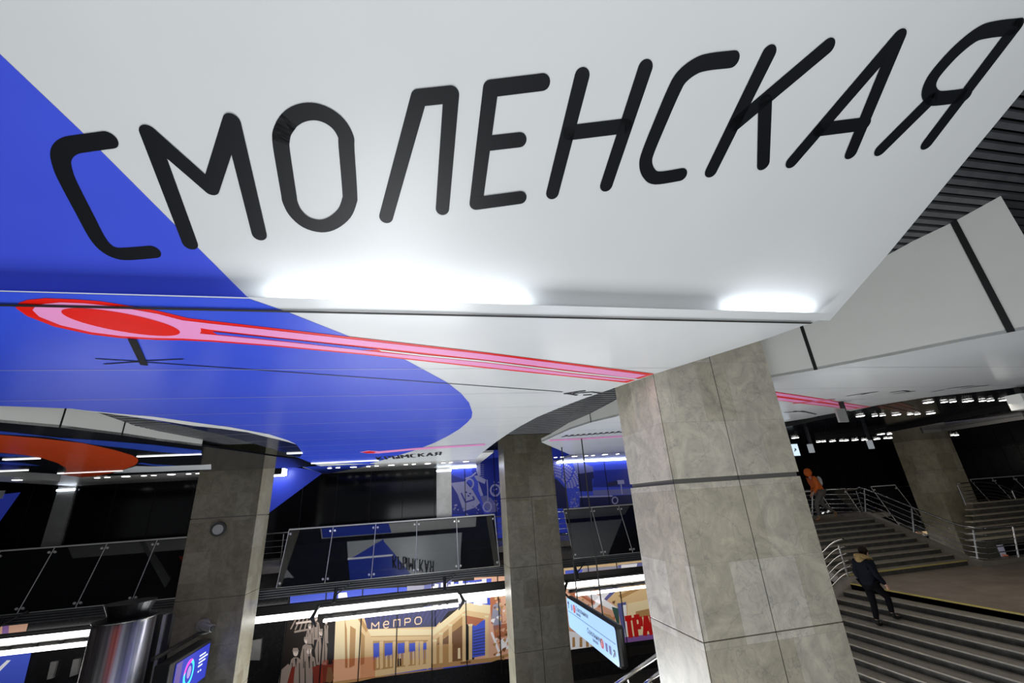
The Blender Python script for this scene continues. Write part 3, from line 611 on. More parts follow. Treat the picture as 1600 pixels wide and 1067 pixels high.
# ================================================================== DOWNLIGHTS
r33 = lambda p: (400 + p[0] / 3.81, 640 + p[1] / 3.81)
dl = []
for p, big in [((438, 346), 0), ((488, 343), 0), ((580, 340), 1), ((669, 336), 0), ((718, 333), 0), ((806, 328), 1), ((892, 325), 0), ((939, 323), 0), ((1023, 319), 1), ((1115, 314), 0), ((1160, 312), 0), ((1250, 307), 1)]: dl.append((r33(p), big, ZF, 'downlights of the central ceiling strip', 'small round downlight in the strip beyond the blue ceiling shape'))
for p, big in [((152, 745.8), 0), ((168, 745), 0), ((197, 743.7), 1), ((225, 742.6), 0), ((240.5, 742), 0), ((268, 740.6), 1), ((295, 739.7), 0), ((310, 739), 0), ((27, 749.3), 1)]: dl.append((p, big, ZF, 'downlights left of the left pillar', 'small round downlight in the grey strip beyond the orange shape'))
for p, big in [((868, 714), 0), ((878, 713.6), 0), ((897.5, 712.4), 1), ((916, 711.6), 0), ((926.5, 711), 0), ((945, 709.7), 1), ((965, 708.8), 0)]: dl.append((p, big, ZF, 'downlights above the blue wall mural', 'small round downlight between the middle and the large pillar'))
for p, big in [((1015, 342), 1), ((1112, 340), 0), ((1165, 338), 0), ((1256, 335), 1), ((1345, 333), 0), ((1395, 331), 0), ((1480, 328), 1)]: dl.append((r7(p), big, H, 'front row of downlights in the black ceiling', 'round downlight in the front row of the black ceiling at right'))
for p, big in [((601, 426), 1), ((690, 425), 0), ((737, 422), 0), ((821, 418), 1), ((905, 415), 0), ((949, 414), 0), ((1030, 410), 1)]: dl.append((r7(p), big, H, 'second row of downlights in the black ceiling', 'round downlight in the row above the far right pillar'))
for p, big in [((204, 560), 1), ((347, 585), 0), ((378, 583), 0), ((432, 581), 1), ((487, 579), 0), ((517, 577), 0), ((569, 574), 1), ((622, 573), 0), ((651, 572), 0), ((703, 568), 1), ((757, 563), 0), ((783, 562), 0), ((727, 538), 1), ((779, 537), 0), ((1165, 545), 0), ((1188, 545), 0)]: dl.append((r7(p), big, H, 'distant row of downlights in the black ceiling', 'tiny distant downlight in the black ceiling near the far wall'))
posn = ['first', 'second', 'third', 'fourth', 'fifth', 'sixth', 'seventh', 'eighth', 'ninth', 'tenth', 'eleventh', 'twelfth', 'thirteenth', 'fourteenth', 'fifteenth', 'sixteenth']
cnt = {}
for g in sorted({d[3] for d in dl}):
    rows = sorted([d for d in dl if d[3] == g], key=lambda d: d[0][0])
    for i, (p, big, z, grp, lab) in enumerate(rows):
        z = z - .001; c = onz(*p, z); sc_ = 1.0
        rr = {0: .115, 1: .175}[big] if z > 2 else ({0: .085, 1: .13}[big] if 'distant' not in grp else {0: .11, 1: .16}[big])
        if c.y > 25.5: c = onz(*p, z) * (25.4 / c.y); c.z = z
        mb = MB(); mb.prism(disc((0, 0, 0), rr, UP, 20), (0, 0, -.02), 'steelpan'); o = mb.build('ceiling_downlight'); o.location = c
        MB().prism(disc((0, 0, -.021), rr * .86, UP, 20), (0, 0, -.004), 'led').build('diffuser', o)
        tag(o, lab + ', ' + posn[i] + ' from the left', 'light', grp)

# ================================================================== MURALS
def yp(mb, px, m, lift, Y=YW): mb.poly([ony(x, y, Y) + Vector((0, -lift, 0)) for x, y in px], m)
em = lambda n, c, s=.0: mat(n, c, .35, emit=c, es=s)  # prints glow slightly by themselves, making up for missing lamp light
M['m_blue'] = em('print_blue', (.035, .06, .50), .25); M['m_blue2'] = em('print_deep_blue', (.012, .025, .30), .15); M['m_navy'] = em('print_navy', (.012, .015, .10), .1)
M['m_lil'] = em('print_pale_lilac', (.30, .30, .52), .2); M['m_lil2'] = em('print_mid_lilac', (.13, .14, .36), .2)
M['p_cream'] = em('print_cream', (.78, .55, .28), .22); M['p_cream2'] = em('print_light_cream', (.86, .70, .42), .25); M['p_tan'] = em('print_tan', (.52, .29, .11), .2); M['p_brown'] = em('print_brown', (.24, .11, .045), .15)
M['p_night'] = em('print_slate_blue', (.055, .055, .13), .2); M['p_stripe'] = em('print_slate_stripe', (.075, .075, .25), .2); M['p_blue'] = em('print_river_blue', (.06, .10, .58), .3)
M['p_grey'] = em('print_photo_grey', (.36, .28, .23), .15); M['p_dark'] = em('print_photo_dark', (.022, .016, .014), 0); M['p_pale'] = em('print_photo_pale', (.70, .58, .50), .2); M['p_redbr'] = em('print_red_brown', (.26, .035, .02), .12)
M['p_rust'] = em('print_rust', (.50, .17, .08), .2); M['p_white'] = em('print_white', (.85, .84, .86), .3); M['p_red'] = em('print_letter_red', (.52, .012, .01), .25); M['p_pgrey'] = em('print_grey_lilac', (.34, .33, .42), .2); M['p_purp'] = em('print_purple', (.28, .13, .40), .2); M['p_peach'] = em('print_peach', (.80, .45, .30), .2)
M['p_gline'] = em('print_gold_line', (.80, .58, .38), .3)

# upper blue mural (continuous wall print) right of the steel pilaster
MX0 = ony(705, 760, YW).x
mb = MB(); mb.box((MX0, YW - .02, -1.9), (15.8, YW - .001, 3.0), 'm_blue'); mur = tag(mb.build('wall_mural'), 'tall blue mural of machines on the upper wall beside the middle pillar', 'mural')
k5 = lambda p: (685 + p[0] / 9.7, 700 + p[1] / 9.7); k4 = lambda p: (860 + p[0] / 9.7, 690 + p[1] / 9.7)
mb = MB(); V = .024
yp(mb, [k5(p) for p in [(185, 400), (400, 480), (480, 560), (600, 760), (700, 1010), (185, 1010)]], 'm_blue2', V)
yp(mb, [k5(p) for p in [(560, 180), (920, 140), (960, 1040), (800, 1020), (700, 800), (600, 500), (500, 350)]], 'm_blue2', V)
yp(mb, [k5(p) for p in [(185, 530), (400, 505), (520, 640), (630, 830), (560, 900), (380, 960), (290, 700)]], 'm_lil', V + .004)
for st in ([(345, 680), (410, 820), (545, 780), (520, 730)],): stroke(mb, [ony(*k5(p), YW) for p in st], .08, (0, -1, 0), 'm_blue2', V + .009, caps=False)
for c_ in ((420, 670), (455, 725), (480, 690)): yp(mb, [k5((c_[0] + 18 * math.cos(t * .8), c_[1] + 12 * math.sin(t * .8))) for t in range(8)], 'm_blue2', V + .009)
yp(mb, [k5(p) for p in [(560, 190), (635, 200), (640, 420), (600, 420), (575, 350)]], 'm_lil', V + .005)
yp(mb, [k5(p) for p in [(540, 420), (600, 415), (720, 480), (700, 545), (580, 490)]], 'm_lil', V + .006)
yp(mb, [k5(p) for p in [(600, 500), (640, 600), (680, 720), (640, 730), (605, 640)]], 'm_lil', V + .006)
yp(mb, [k5(p) for p in [(640, 740), (720, 720), (800, 760), (880, 860), (900, 960), (780, 980), (700, 900)]], 'm_lil2', V + .005)
for cc, ra in (((740, 890), 60), ((470, 540), 60), ((860, 640), 70)):
    pts = [ony(*k5((cc[0] + ra * math.cos(t * math.pi / 10), cc[1] + 1.2 * ra * math.sin(t * math.pi / 10))), YW) for t in range(20)]; stroke(mb, pts, .09, (0, -1, 0), 'm_lil', V + .010, closed=True, caps=False)
for i in range(7): stroke(mb, [ony(*k5((645, 250 + i * 30)), YW), ony(*k5((690, 255 + i * 30)), YW)], .05, (0, -1, 0), 'm_lil2', V + .008, caps=False)
stroke(mb, [ony(*k5(p), YW) for p in [(735, 480), (745, 620), (748, 800)]], .06, (0, -1, 0), 'm_lil', V + .01, caps=False); stroke(mb, [ony(*k5(p), YW) for p in [(400, 465), (500, 430), (570, 370)]], .08, (0, -1, 0), 'm_lil', V + .01, caps=False)
for i in range(46):
    a = random.uniform(190, 620); b_ = random.uniform(850, 1010) if i % 2 else random.uniform(500, 1000)
    if i % 2 == 0: a = random.uniform(780, 920)
    s_ = random.uniform(8, 26); yp(mb, [k5(p) for p in [(a, b_), (a + s_, b_ - 4), (a + s_ * .8, b_ + s_), (a - 3, b_ + s_ * .7)]], 'm_lil' if i % 3 else 'm_lil2', V + .012)
# dome, plinth, railings to the right
yp(mb, [k4(p) for p in [(0, 560), (90, 560), (240, 720), (280, 1010), (0, 1010)]], 'm_navy', V)
for i, ra in enumerate((200, 245, 290, 335, 380, 425)):
    n_ = 26
    for j in range(n_):
        a0 = -.55 + 2.0 * j / n_; rr = ra
        def dp(a, r_): return k4((40 + r_ * math.sin(a + .1), 700 - r_ * .95 * math.cos(a + .1) + max(0, (r_ * math.sin(a)) * .05)))
        if (i + j) % 7: yp(mb, [dp(a0, rr - 16), dp(a0 + .055, rr - 16), dp(a0 + .055, rr + 16), dp(a0, rr + 16)], 'm_lil', V + .006)
for i in range(60):
    a = random.uniform(290, 440); b_ = random.uniform(720, 1000); s_ = random.uniform(6, 20); yp(mb, [k4(p) for p in [(a, b_), (a + s_, b_), (a + s_, b_ + s_), (a, b_ + s_)]], 'm_lil' if i % 2 else 'm_lil2', V + .006)
yp(mb, [k4(p) for p in [(330, 310), (430, 300), (640, 380), (650, 460), (430, 490), (390, 480)]], 'm_lil2', V + .007); yp(mb, [k4(p) for p in [(410, 490), (650, 455), (655, 550), (630, 570), (640, 750), (440, 755)]], 'm_navy', V + .008)
yp(mb, [k4(p) for p in [(660, 440), (1200, 410), (1260, 690), (640, 690)]], 'm_blue2', V + .002); yp(mb, [k4(p) for p in [(640, 740), (1250, 710), (1290, 800), (650, 810)]], 'm_lil2', V + .003)
yp(mb, [k4(p) for p in [(440, 830), (940, 820), (1290, 800), (1290, 960), (440, 990)]], 'm_navy', V + .002); stroke(mb, [ony(*k4(p), YW) for p in [(440, 838), (940, 822)]], .09, (0, -1, 0), 'm_lil', V + .006, caps=False)
yp(mb, [k4(p) for p in [(860, 620), (1010, 590), (1020, 660), (870, 680)]], 'm_navy', V + .006); yp(mb, [k4(p) for p in [(1010, 585), (1110, 580), (1120, 640), (1020, 645)]], 'm_lil', V + .007); stroke(mb, [ony(*k4(p), YW) for p in [(1065, 645), (1085, 800)]], .08, (0, -1, 0), 'm_lil', V + .008, caps=False)
pts = [ony(*k4((975 + 42 * math.cos(t * math.pi / 10), 890 + 50 * math.sin(t * math.pi / 10))), YW) for t in range(20)]; stroke(mb, pts, .07, (0, -1, 0), 'm_lil', V + .01, closed=True, caps=False)
mb.build('machine_print', mur)
mb = MB(); x = -.113 * YW
while x < 15.8:
    if x > MX0: mb.box((x - .02, YW - .045, -1.9), (x + .02, YW - .03, 3.0), 'seam')
    x += PIT
mb.build('panel_gap', mur)
MB().box((MX0 + .02, YW - .22, ZF - .10), (3.0, YW - .16, ZF - .03), 'bluestrip').build('wash_light', mur); MB().box((8.0, YW - .22, ZF - .10), (13.6, YW - .16, ZF - .03), 'bluestrip').build('wash_light', mur)

# blue triangles on the black wall
for px, lab in (([(425, 722), (445, 728), (507, 737), (421, 801), (405, 800)], 'dark blue pointed print on the black wall right of the left pillar'), ([(-30, 776), (33, 769), (-2, 818), (-30, 840)], 'blue pointed print on the black wall at the far left edge')):
    mb = MB(); yp(mb, px, 'm_blue', .02); tag(mb.build('wall_print'), lab, 'print')
c = ony(432, 733, YW - .6); root = empty('wall_lamp', c, 'black box lamp with a white lit edge against the blue pointed print', 'lamp')
MB().box((-.5, -.3, -.30), (.36, .3, .22), 'darkmetal').build('casing', root); MB().box((-.5, -.31, -.36), (.36, .3, -.305), 'bluestrip').build('tube', root); MB().box((.37, -.3, -.34), (.45, .3, .0), 'bluestrip').build('tube', root)

# lower mural, on the wall across the track
PB = -7.62
k6 = lambda p: (370 + p[0] / 3.721, 800 + p[1] / 3.721)
mb = MB(); mb.box((ony(448, 1000, YW).x, YW - .02, -8.3), (ony(1000, 900, YW).x + 6.0, YW - .001, -3.0), 'p_dark'); pst = tag(mb.build('platform_mural'), 'long lit collage mural above the track with colonnade and lettering', 'mural')
V = .025; mb = MB(); P6 = lambda pts, m, l=0.0: yp(mb, [k6(p) for p in pts], m, V + l)
P6([(310, 480), (560, 455), (560, 530), (312, 545)], 'p_blue'); P6([(560, 455), (1000, 435), (1000, 500), (560, 530)], 'p_blue'); P6([(590, 470), (640, 465), (650, 530), (590, 530)], 'p_white', .003)
P6([(990, 430), (1090, 425), (1085, 500), (990, 505)], 'p_pgrey', .002); P6([(1090, 425), (1250, 395), (1250, 560), (1090, 560)], 'm_lil2', .002); P6([(1150, 420), (1480, 385), (1480, 560), (1150, 560)], 'p_blue', .001)
P6([(1380, 380), (1600, 370), (1600, 850), (1380, 870)], 'p_peach', 0)
# workers photograph
P6([(300, 600), (575, 610), (560, 1000), (240, 1010)], 'p_dark', .003)
def man(cx, cy, s, head='p_pale', coat='p_grey'):
    P6([(cx - 36 * s, cy + 30 * s), (cx - 24 * s, cy - 30 * s), (cx + 22 * s, cy - 32 * s), (cx + 40 * s, cy + 36 * s), (cx + 54 * s, cy + 110 * s), (cx + 48 * s, cy + 222 * s), (cx - 44 * s, cy + 222 * s), (cx - 56 * s, cy + 120 * s)], 'p_dark', .004 + .003 * s)
    P6([(cx - 26 * s, cy + 40 * s), (cx - 10 * s, cy + 28 * s), (cx + 12 * s, cy + 28 * s), (cx + 30 * s, cy + 42 * s), (cx + 42 * s, cy + 110 * s), (cx + 36 * s, cy + 220 * s), (cx - 34 * s, cy + 220 * s), (cx - 44 * s, cy + 120 * s)], coat, .005 + .003 * s)
    P6([(cx + 15 * s * math.cos(t * .5236), cy + 22 * s * math.sin(t * .5236)) for t in range(12)], head, .007 + .003 * s)
    P6([(cx - 18 * s, cy - 8 * s), (cx - 14 * s, cy - 26 * s), (cx + 12 * s, cy - 27 * s), (cx + 18 * s, cy - 10 * s), (cx + 22 * s, cy - 6 * s), (cx - 20 * s, cy - 5 * s)], 'p_grey', .009 + .003 * s)
    P6([(cx - 9 * s, cy - 2 * s), (cx + 9 * s, cy - 2 * s), (cx + 9 * s, cy + 1 * s), (cx - 9 * s, cy + 1 * s)], 'p_grey', .0095 + .003 * s)
    for dx in (-22, 20): P6([(cx + dx * s, cy + 60 * s), (cx + (dx + 4) * s, cy + 60 * s), (cx + (dx + 6) * s, cy + 200 * s), (cx + dx * s, cy + 200 * s)], 'p_dark', .0085 + .003 * s)
    P6([(cx - 4 * s, cy + 34 * s), (cx + 8 * s, cy + 34 * s), (cx + 2 * s, cy + 90 * s)], 'p_dark', .008 + .003 * s)
for i in range(5): P6([(310 + i * 26, 680 + i * 4), (318 + i * 26, 680 + i * 4), (360 + i * 20, 600), (352 + i * 20, 600)], 'p_grey', .004)
P6([(345, 640), (460, 625), (460, 636), (345, 652)], 'p_pale', .006); P6([(335, 690), (440, 672), (440, 682), (335, 702)], 'p_grey', .006)
man(462, 620, .55); man(425, 665, .6); man(520, 640, .55); man(405, 745, .8); man(492, 700, .85); man(343, 815, 1.0); man(420, 800, 1.1)
P6([(255, 920), (300, 880), (320, 900), (290, 1010), (240, 1010)], 'p_grey', .013)
P6([(270, 880), (545, 858), (545, 1005), (250, 1008)], 'p_redbr', .0015)
P6([(300, 905), (340, 895), (330, 1000), (270, 1005)], 'p_redbr', .012); P6([(440, 900), (500, 880), (500, 1000), (450, 1003)], 'p_redbr', .012)
P6([(533, 615), (572, 612), (556, 880), (533, 885)], 'p_dark', .018); P6([(520, 960), (530, 900), (552, 900), (566, 965), (545, 990), (520, 985)], 'p_brown', .020)
# facade and colonnade
P6([(575, 618), (720, 605), (720, 975), (560, 990)], 'p_cream2', .003); P6([(720, 605), (1010, 575), (1150, 560), (1200, 690), (1200, 930), (720, 975)], 'p_cream', .002)
P6([(740, 605), (1160, 560), (1160, 665), (760, 680)], 'p_night', .004); P6([(1150, 545), (1270, 530), (1160, 660), (1150, 662)], 'p_night', .004); P6([(1150, 500), (1300, 490), (1300, 560), (1150, 600)], 'p_night', .003)
for i in range(18): P6([(752 + i * 28, 606 - i * 2.6), (757 + i * 28, 605.5 - i * 2.6), (760 + i * 25, 672 - i * 2), (756 + i * 25, 672 - i * 2)], 'p_stripe', .005)
P6([(660, 660), (692, 680), (686, 890), (654, 905)], 'p_tan', .005); P6([(720, 690), (745, 720), (742, 880), (720, 890)], 'p_tan', .005); P6([(628, 620), (640, 680), (645, 905), (630, 905)], 'p_tan', .004); P6([(700, 612), (722, 612), (765, 680), (752, 700)], 'p_tan', .004)
P6([(760, 680), (1140, 680), (1130, 715), (780, 720)], 'p_cream2', .006); P6([(780, 720), (1125, 715), (1110, 745), (790, 752)], 'p_cream', .007); P6([(780, 720), (1125, 715), (1125, 719), (780, 724)], 'p_tan', .008); P6([(790, 748), (1112, 742), (1112, 747), (790, 754)], 'p_tan', .009)
P6([(790, 752), (1110, 745), (1110, 880), (795, 920)], 'p_tan', .005)
for x0_, x1_ in ((795, 828), (860, 905), (935, 975), (1003, 1040), (1050, 1065), (1080, 1105)): P6([(x0_, 762), (x1_, 758), (x1_, 850), (x0_, 856)], 'p_blue', .0075)
for x_ in (778, 838, 915, 985, 1045, 1070, 1110): P6([(x_ - 8, 750), (x_ + 14, 748), (x_ + 11, 905), (x_ - 5, 915)], 'p_cream', .010)
for i in range(24): a = 800 + i * 13; P6([(a, 850 - i * 2.2), (a + 11, 838 - i * 2), (a + 12, 905 - i * 1.4), (a, 908 - i * 1.2)], 'p_cream' if i % 2 else 'p_tan', .009)
P6([(935, 850), (943, 850), (944, 895), (935, 897)], 'p_dark', .012); P6([(947, 850), (955, 850), (956, 892), (947, 894)], 'p_dark', .012)
P6([(560, 985), (1200, 905), (1200, 930), (560, 1000)], 'p_tan', .004); P6([(700, 975), (810, 955), (1480, 850), (1480, 880), (700, 995)], 'p_blue', .003)
P6([(500, 860), (730, 845), (805, 838), (805, 960), (490, 990)], mat('print_red_tint', (.75, .12, .05), .4, alpha=.38, emit=(.5, .06, .03), es=.1), .014)
# portico on the right
P6([(1130, 690), (1330, 525), (1475, 540), (1470, 590), (1330, 570), (1140, 720)], 'p_cream2', .010); P6([(1140, 720), (1330, 570), (1330, 590), (1145, 750)], 'p_cream', .011); P6([(1330, 570), (1470, 590), (1440, 620), (1330, 600)], 'p_cream', .011)
P6([(1145, 750), (1330, 590), (1330, 640), (1145, 780)], 'p_tan', .010); P6([(1140, 760), (1330, 620), (1330, 880), (1140, 900)], 'p_brown', .008); P6([(1330, 600), (1440, 620), (1390, 660), (1330, 650)], 'p_rust', .012)
P6([(1145, 770), (1330, 760), (1330, 875), (1140, 900)], 'p_tan', .009); P6([(1255, 730), (1320, 725), (1320, 870), (1255, 870)], 'p_brown', .011); P6([(1285, 790), (1298, 788), (1300, 850), (1284, 852)], 'p_cream2', .013)
P6([(1370, 660), (1450, 620), (1450, 830), (1370, 845)], 'p_blue', .008)
for i in range(9): P6([(1374, 690 + i * 17), (1446, 672 + i * 18), (1446, 677 + i * 18), (1374, 696 + i * 17)], 'p_night', .009)
for x_, t_, b_ in ((1150, 740, 880), (1186, 700, 875), (1240, 650, 870), (1320, 590, 865), (1357, 650, 855), (1452, 600, 845)): P6([(x_ - 9, t_), (x_ + 11, t_), (x_ + 11, b_), (x_ - 9, b_ + 2)], 'p_cream', .015); P6([(x_ - 13, t_), (x_ + 14, t_ - 2), (x_ + 12, t_ + 12), (x_ - 11, t_ + 12)], 'p_cream2', .017)
P6([(1130, 880), (1480, 845), (1600, 815), (1600, 830), (1480, 870), (1130, 910)], 'p_tan', .012); P6([(1300, 870), (1360, 863), (1360, 875), (1300, 882)], 'p_brown', .014)
# mosaic at the right end
P6([(1470, 480), (1560, 470), (1560, 640), (1480, 650)], 'p_rust', .004); P6([(1490, 540), (1530, 520), (1540, 660), (1500, 690), (1480, 620)], 'p_pgrey', .006); P6([(1530, 470), (1600, 460), (1600, 620), (1545, 640)], 'p_peach', .007); P6([(1490, 660), (1600, 640), (1600, 720), (1500, 730)], 'p_rust', .006)
P6([(1475, 700), (1485, 695), (1535, 820), (1522, 825)], 'p_white', .009); P6([(1530, 740), (1600, 720), (1600, 790), (1535, 800)], 'p_white', .008)
for i in range(90):
    a = random.uniform(1478, 1600); b_ = random.uniform(400, 840); s_ = random.uniform(6, 22); P6([(a, b_), (a + s_, b_ - 5), (a + s_ * .6, b_ + s_), (a - 4, b_ + s_ * .5)], random.choice(['p_rust', 'p_peach', 'p_brown', 'p_tan', 'p_white', 'p_cream']), .010 + random.random() * .004)
a = ony(581, 978, YW); b = ony(670, 976, YW)
a = ony(*k6((785, 655)), YW); b = ony(*k6((1120, 668)), YW)
hh = ony(*k6((785, 616)), YW).z - ony(*k6((785, 656)), YW).z; ww = write(MB(), 'Метро', (0, 0, 0), (1, 0, 0), (0, 0, 1), hh, .1, 'p_gline', (0, -1, 0), 0, .42)
write(mb, 'Метро', Vector((a.x, YW, (a.z + b.z) / 2)), (1, 0, 0), (0, 0, 1), hh, .05, 'p_gline', (0, -1, 0), V + .02, .52, (b.x - a.x) / ww * .86)
a = ony(*k6((1140, 560)), YW); b = ony(*k6((1470, 510)), YW); hh = 3.3
ww = write(MB(), 'СТОЛИЦЕ', (0, 0, 0), (1, 0, 0), (0, 0, 1), hh, .1, 'p_white', (0, -1, 0), 0, .3)
write(mb, 'СТОЛИЦЕ', Vector((a.x, YW, ony(*k6((1400, 520)), YW).z)), (1, 0, 0), (0, 0, 1), ony(*k6((1400, 405)), YW).z - ony(*k6((1400, 520)), YW).z, .26, 'p_white', (0, -1, 0), V + .02, .3, (b.x - a.x) / ww * hh / (ony(*k6((1400, 405)), YW).z - ony(*k6((1400, 520)), YW).z))
# part seen between the middle and the large pillar (scale 3.996 from 780,800)
k7 = lambda p: (780 + p[0] / 3.996, 800 + p[1] / 3.996)
P7 = lambda pts, m, l=0.0: yp(mb, [k7(p) for p in pts], m, V + l)
P7([(400, 330), (720, 315), (1000, 290), (1100, 420), (1100, 760), (780, 810), (430, 860)], 'p_cream', .012)
P7([(410, 365), (520, 355), (510, 420), (410, 430)], 'p_blue', .014); P7([(520, 350), (740, 335), (740, 400), (520, 410)], 'p_pgrey', .014); P7([(740, 330), (1000, 300), (1000, 400), (740, 410)], 'm_lil2', .014); P7([(760, 330), (860, 320), (850, 370), (760, 380)], 'p_white', .016)
P7([(410, 460), (600, 480), (740, 600), (760, 700), (700, 760), (430, 850), (410, 700)], 'p_peach', .015); P7([(620, 480), (760, 450), (720, 500), (660, 560)], 'm_lil2', .016)
for pts, m in (([(480, 500), (560, 480), (740, 600), (700, 610)], 'p_white'), ([(560, 600), (640, 500), (670, 480), (690, 500), (600, 600)], 'p_white'), ([(520, 500), (600, 560), (590, 580), (500, 520)], 'p_rust'), ([(600, 620), (690, 640), (730, 690), (640, 680)], 'p_tan'), ([(560, 470), (640, 465), (650, 480), (560, 486)], 'p_rust'), ([(440, 470), (480, 500), (470, 540), (425, 500)], 'p_rust')): P7(pts, m, .018)
P7([(700, 590), (740, 600), (750, 700), (735, 700)], mat('print_teal', (.08, .2, .16), .4), .019); P7([(735, 570), (790, 560), (800, 780), (780, 800), (745, 640)], 'm_lil2', .018); P7([(770, 580), (790, 578), (800, 780), (785, 785)], 'p_white', .0195)
P7([(800, 570), (1000, 530), (1000, 780), (800, 800)], 'p_cream2', .017); P7([(850, 620), (940, 600), (940, 650), (850, 660)], 'p_tan', .019); P7([(740, 520), (900, 450), (900, 470), (760, 540)], 'p_tan', .019)
P7([(780, 780), (1100, 740), (1100, 790), (780, 825)], 'p_purp', .020); P7([(430, 740), (560, 770), (570, 840), (430, 860)], 'p_white', .019)
for x_ in (455, 500, 540): P7([(x_, 780), (x_ + 16, 780), (x_ + 18, 840), (x_, 842)], 'p_tan', .021)
for i in range(60):
    a = random.uniform(420, 730); b_ = random.uniform(470, 760); s_ = random.uniform(6, 22)
    if b_ < 460 + (a - 420) * .3: continue
    P7([(a, b_), (a + s_, b_ - 5), (a + s_ * .6, b_ + s_), (a - 4, b_ + s_ * .5)], random.choice(['p_rust', 'p_peach', 'p_tan', 'p_white', 'p_brown']), .0165)
a = ony(*k7((798, 786)), YW); t_ = ony(*k7((798, 662)), YW); hh = t_.z - a.z
write(mb, 'ТРАН', Vector((a.x, YW, a.z)), (1, 0, 0), (0, 0, 1), hh, .26, 'p_red', (0, -1, 0), V + .024, .22, .66)
P7([(430, 862), (970, 790), (1100, 775), (1100, 800), (430, 885)], 'blacktile', .026)
P6([(200, 1040), (560, 1015), (800, 962), (1600, 855), (1600, 1100), (200, 1100)], 'blacktile', .030)
mb.build('printed_artwork', pst)
mb = MB(); x = -.117 * YW - 2 * PIT
while x < 17: mb.box((x - .025, YW - .075, -8.2), (x + .025, YW - .06, -3.0), 'seam'); x += PIT
mb.build('panel_gap', pst)
# blue poster, far left
mb = MB(); yp(mb, [(-60, 1030), (-60, 900), (0, 1000), (50.5, 1015), (51, 1014), (36, 1075), (-60, 1095)], 'p_blue', .02); bp = tag(mb.build('wall_poster'), 'blue poster with a white slanted stroke at the lower left corner', 'poster')
mb = MB(); yp(mb, [(12, 1031), (18, 1031), (0, 1049), (-8, 1057), (-8, 1049)], 'p_white', .03); mb.build('white_stroke', bp)
mb = MB(); yp(mb, [(-20, 975), (45, 972), (40, 992), (-20, 996)], 'p_peach', .02); yp(mb, [(5, 977), (15, 976), (14, 990), (4, 991)], 'p_purp', .03); tag(mb.build('wall_poster'), 'strip of a yellow and violet poster just under the left glass parapet', 'poster')
for px, lab in (([(83, 1033), (93, 1032), (86, 1058), (77, 1060)], 'left one of two small lit metal frames near the steel cylinder'), ([(118, 1029), (128, 1028), (124, 1052), (112, 1056)], 'right one of two small lit metal frames near the steel cylinder'), ([(394, 1000), (410, 997), (407, 1030), (392, 1030)], 'small lit metal frame on the dark wall right of the left pillar')):
    mb = MB(); mb.prism([ony(*p, YW) - Vector((0, .02, 0)) for p in px], (0, -.12, 0), 'steelpan'); tag(mb.build('metal_frame'), lab, 'frame')
# lit things glimpsed under the right part of the walkway
mb = MB(); k8 = lambda p: (1400 + p[0] / 7.62, 750 + p[1] / 7.62)
for pts, m, l in (([(120, 600), (400, 590), (390, 640), (120, 640)], 'p_brown', .02), ([(150, 615), (240, 605), (245, 635), (150, 640)], 'p_peach', .03), ([(305, 605), (380, 598), (392, 640), (315, 648)], 'p_cream', .03), ([(340, 752), (430, 745), (460, 790), (380, 790)], 'p_rust', .03), ([(1150, 690), (1240, 690), (1330, 940), (1260, 945)], 'p_pgrey', .02), ([(1250, 880), (1330, 890), (1340, 930), (1270, 920)], 'p_rust', .03)): yp(mb, [k8(p) for p in pts], m, l)
mbl = MB(); yp(mbl, [k8(p) for p in [(235, 715), (400, 695), (428, 715), (330, 750), (290, 745)]], 'tube', .035)
tag(mbl.build('lit_box'), 'tiny white lit panel under the glimpsed poster behind the stair railing', 'light'); tag(mb.build('distant_poster'), 'small lit poster glimpsed through the stair railing at right', 'poster')

# ================================================================== HANGING SIGNS
XSG = 5.12; q_ = [onx(*p, XSG) for p in [(884.8, 932.4), (960.6, 982), (890.3, 979.3), (966, 1042.7)]]
ya, yb = q_[0].y, q_[1].y; zt2 = (q_[0].z + q_[1].z) / 2; zb2 = (q_[2].z + q_[3].z) / 2
M['sgn'] = mat('lit_pale_blue_sign_face', (.3, .5, .8), .3, emit=(.42, .68, 1.0), es=.62); M['sgnink'] = mat('sign_ink', (.01, .015, .04), .4); M['sgnred'] = mat('sign_red_disc', (.6, .02, .03), .4, emit=(.6, .02, .03), es=.3)
root = empty('hanging_sign', (XSG, (ya + yb) / 2, zb2), 'lit light-blue direction sign hanging on two rods beside the middle pillar', 'sign')
lo = lambda p: Vector(p) - root.location
mb = MB(); mb.box(lo((XSG + .012, yb - .05, zb2 - .05)), lo((XSG + .26, ya + .05, zt2 + .05)), 'darkmetal'); mb.build('casing', root, bevel=.09)
def rr_(y0, y1, z0, z1, r, x, k=5):
    out = []
    for cx_, cz_, a0 in ((y1 - r, z1 - r, 0), (y0 + r, z1 - r, 90), (y0 + r, z0 + r, 180), (y1 - r, z0 + r, 270)):
        for j in range(k + 1): t = math.radians(a0 + 90 * j / k); out.append(lo((x, cx_ + r * math.cos(t), cz_ + r * math.sin(t))))
    return out
MB().poly(rr_(yb, ya, zb2, zt2, .10, XSG + .004), 'sgn').build('lit_face', root)
mb = MB(); ex = Vector((0, -1, 0)); nx = Vector((-1, 0, 0)); W_ = ya - yb; Hh = zt2 - zb2
pt = lambda u, v: lo((XSG, ya - W_ * u, zb2 + Hh * v))
stroke(mb, [pt(.03, .60), pt(.97, .33)][:0] + [pt(.02, .56), pt(.98, .56)], .012, nx, 'sgnink', .006, caps=False)
write(mb, '↑', pt(.03, .66), ex, UP, .22, .045, 'sgnink', nx, .006)
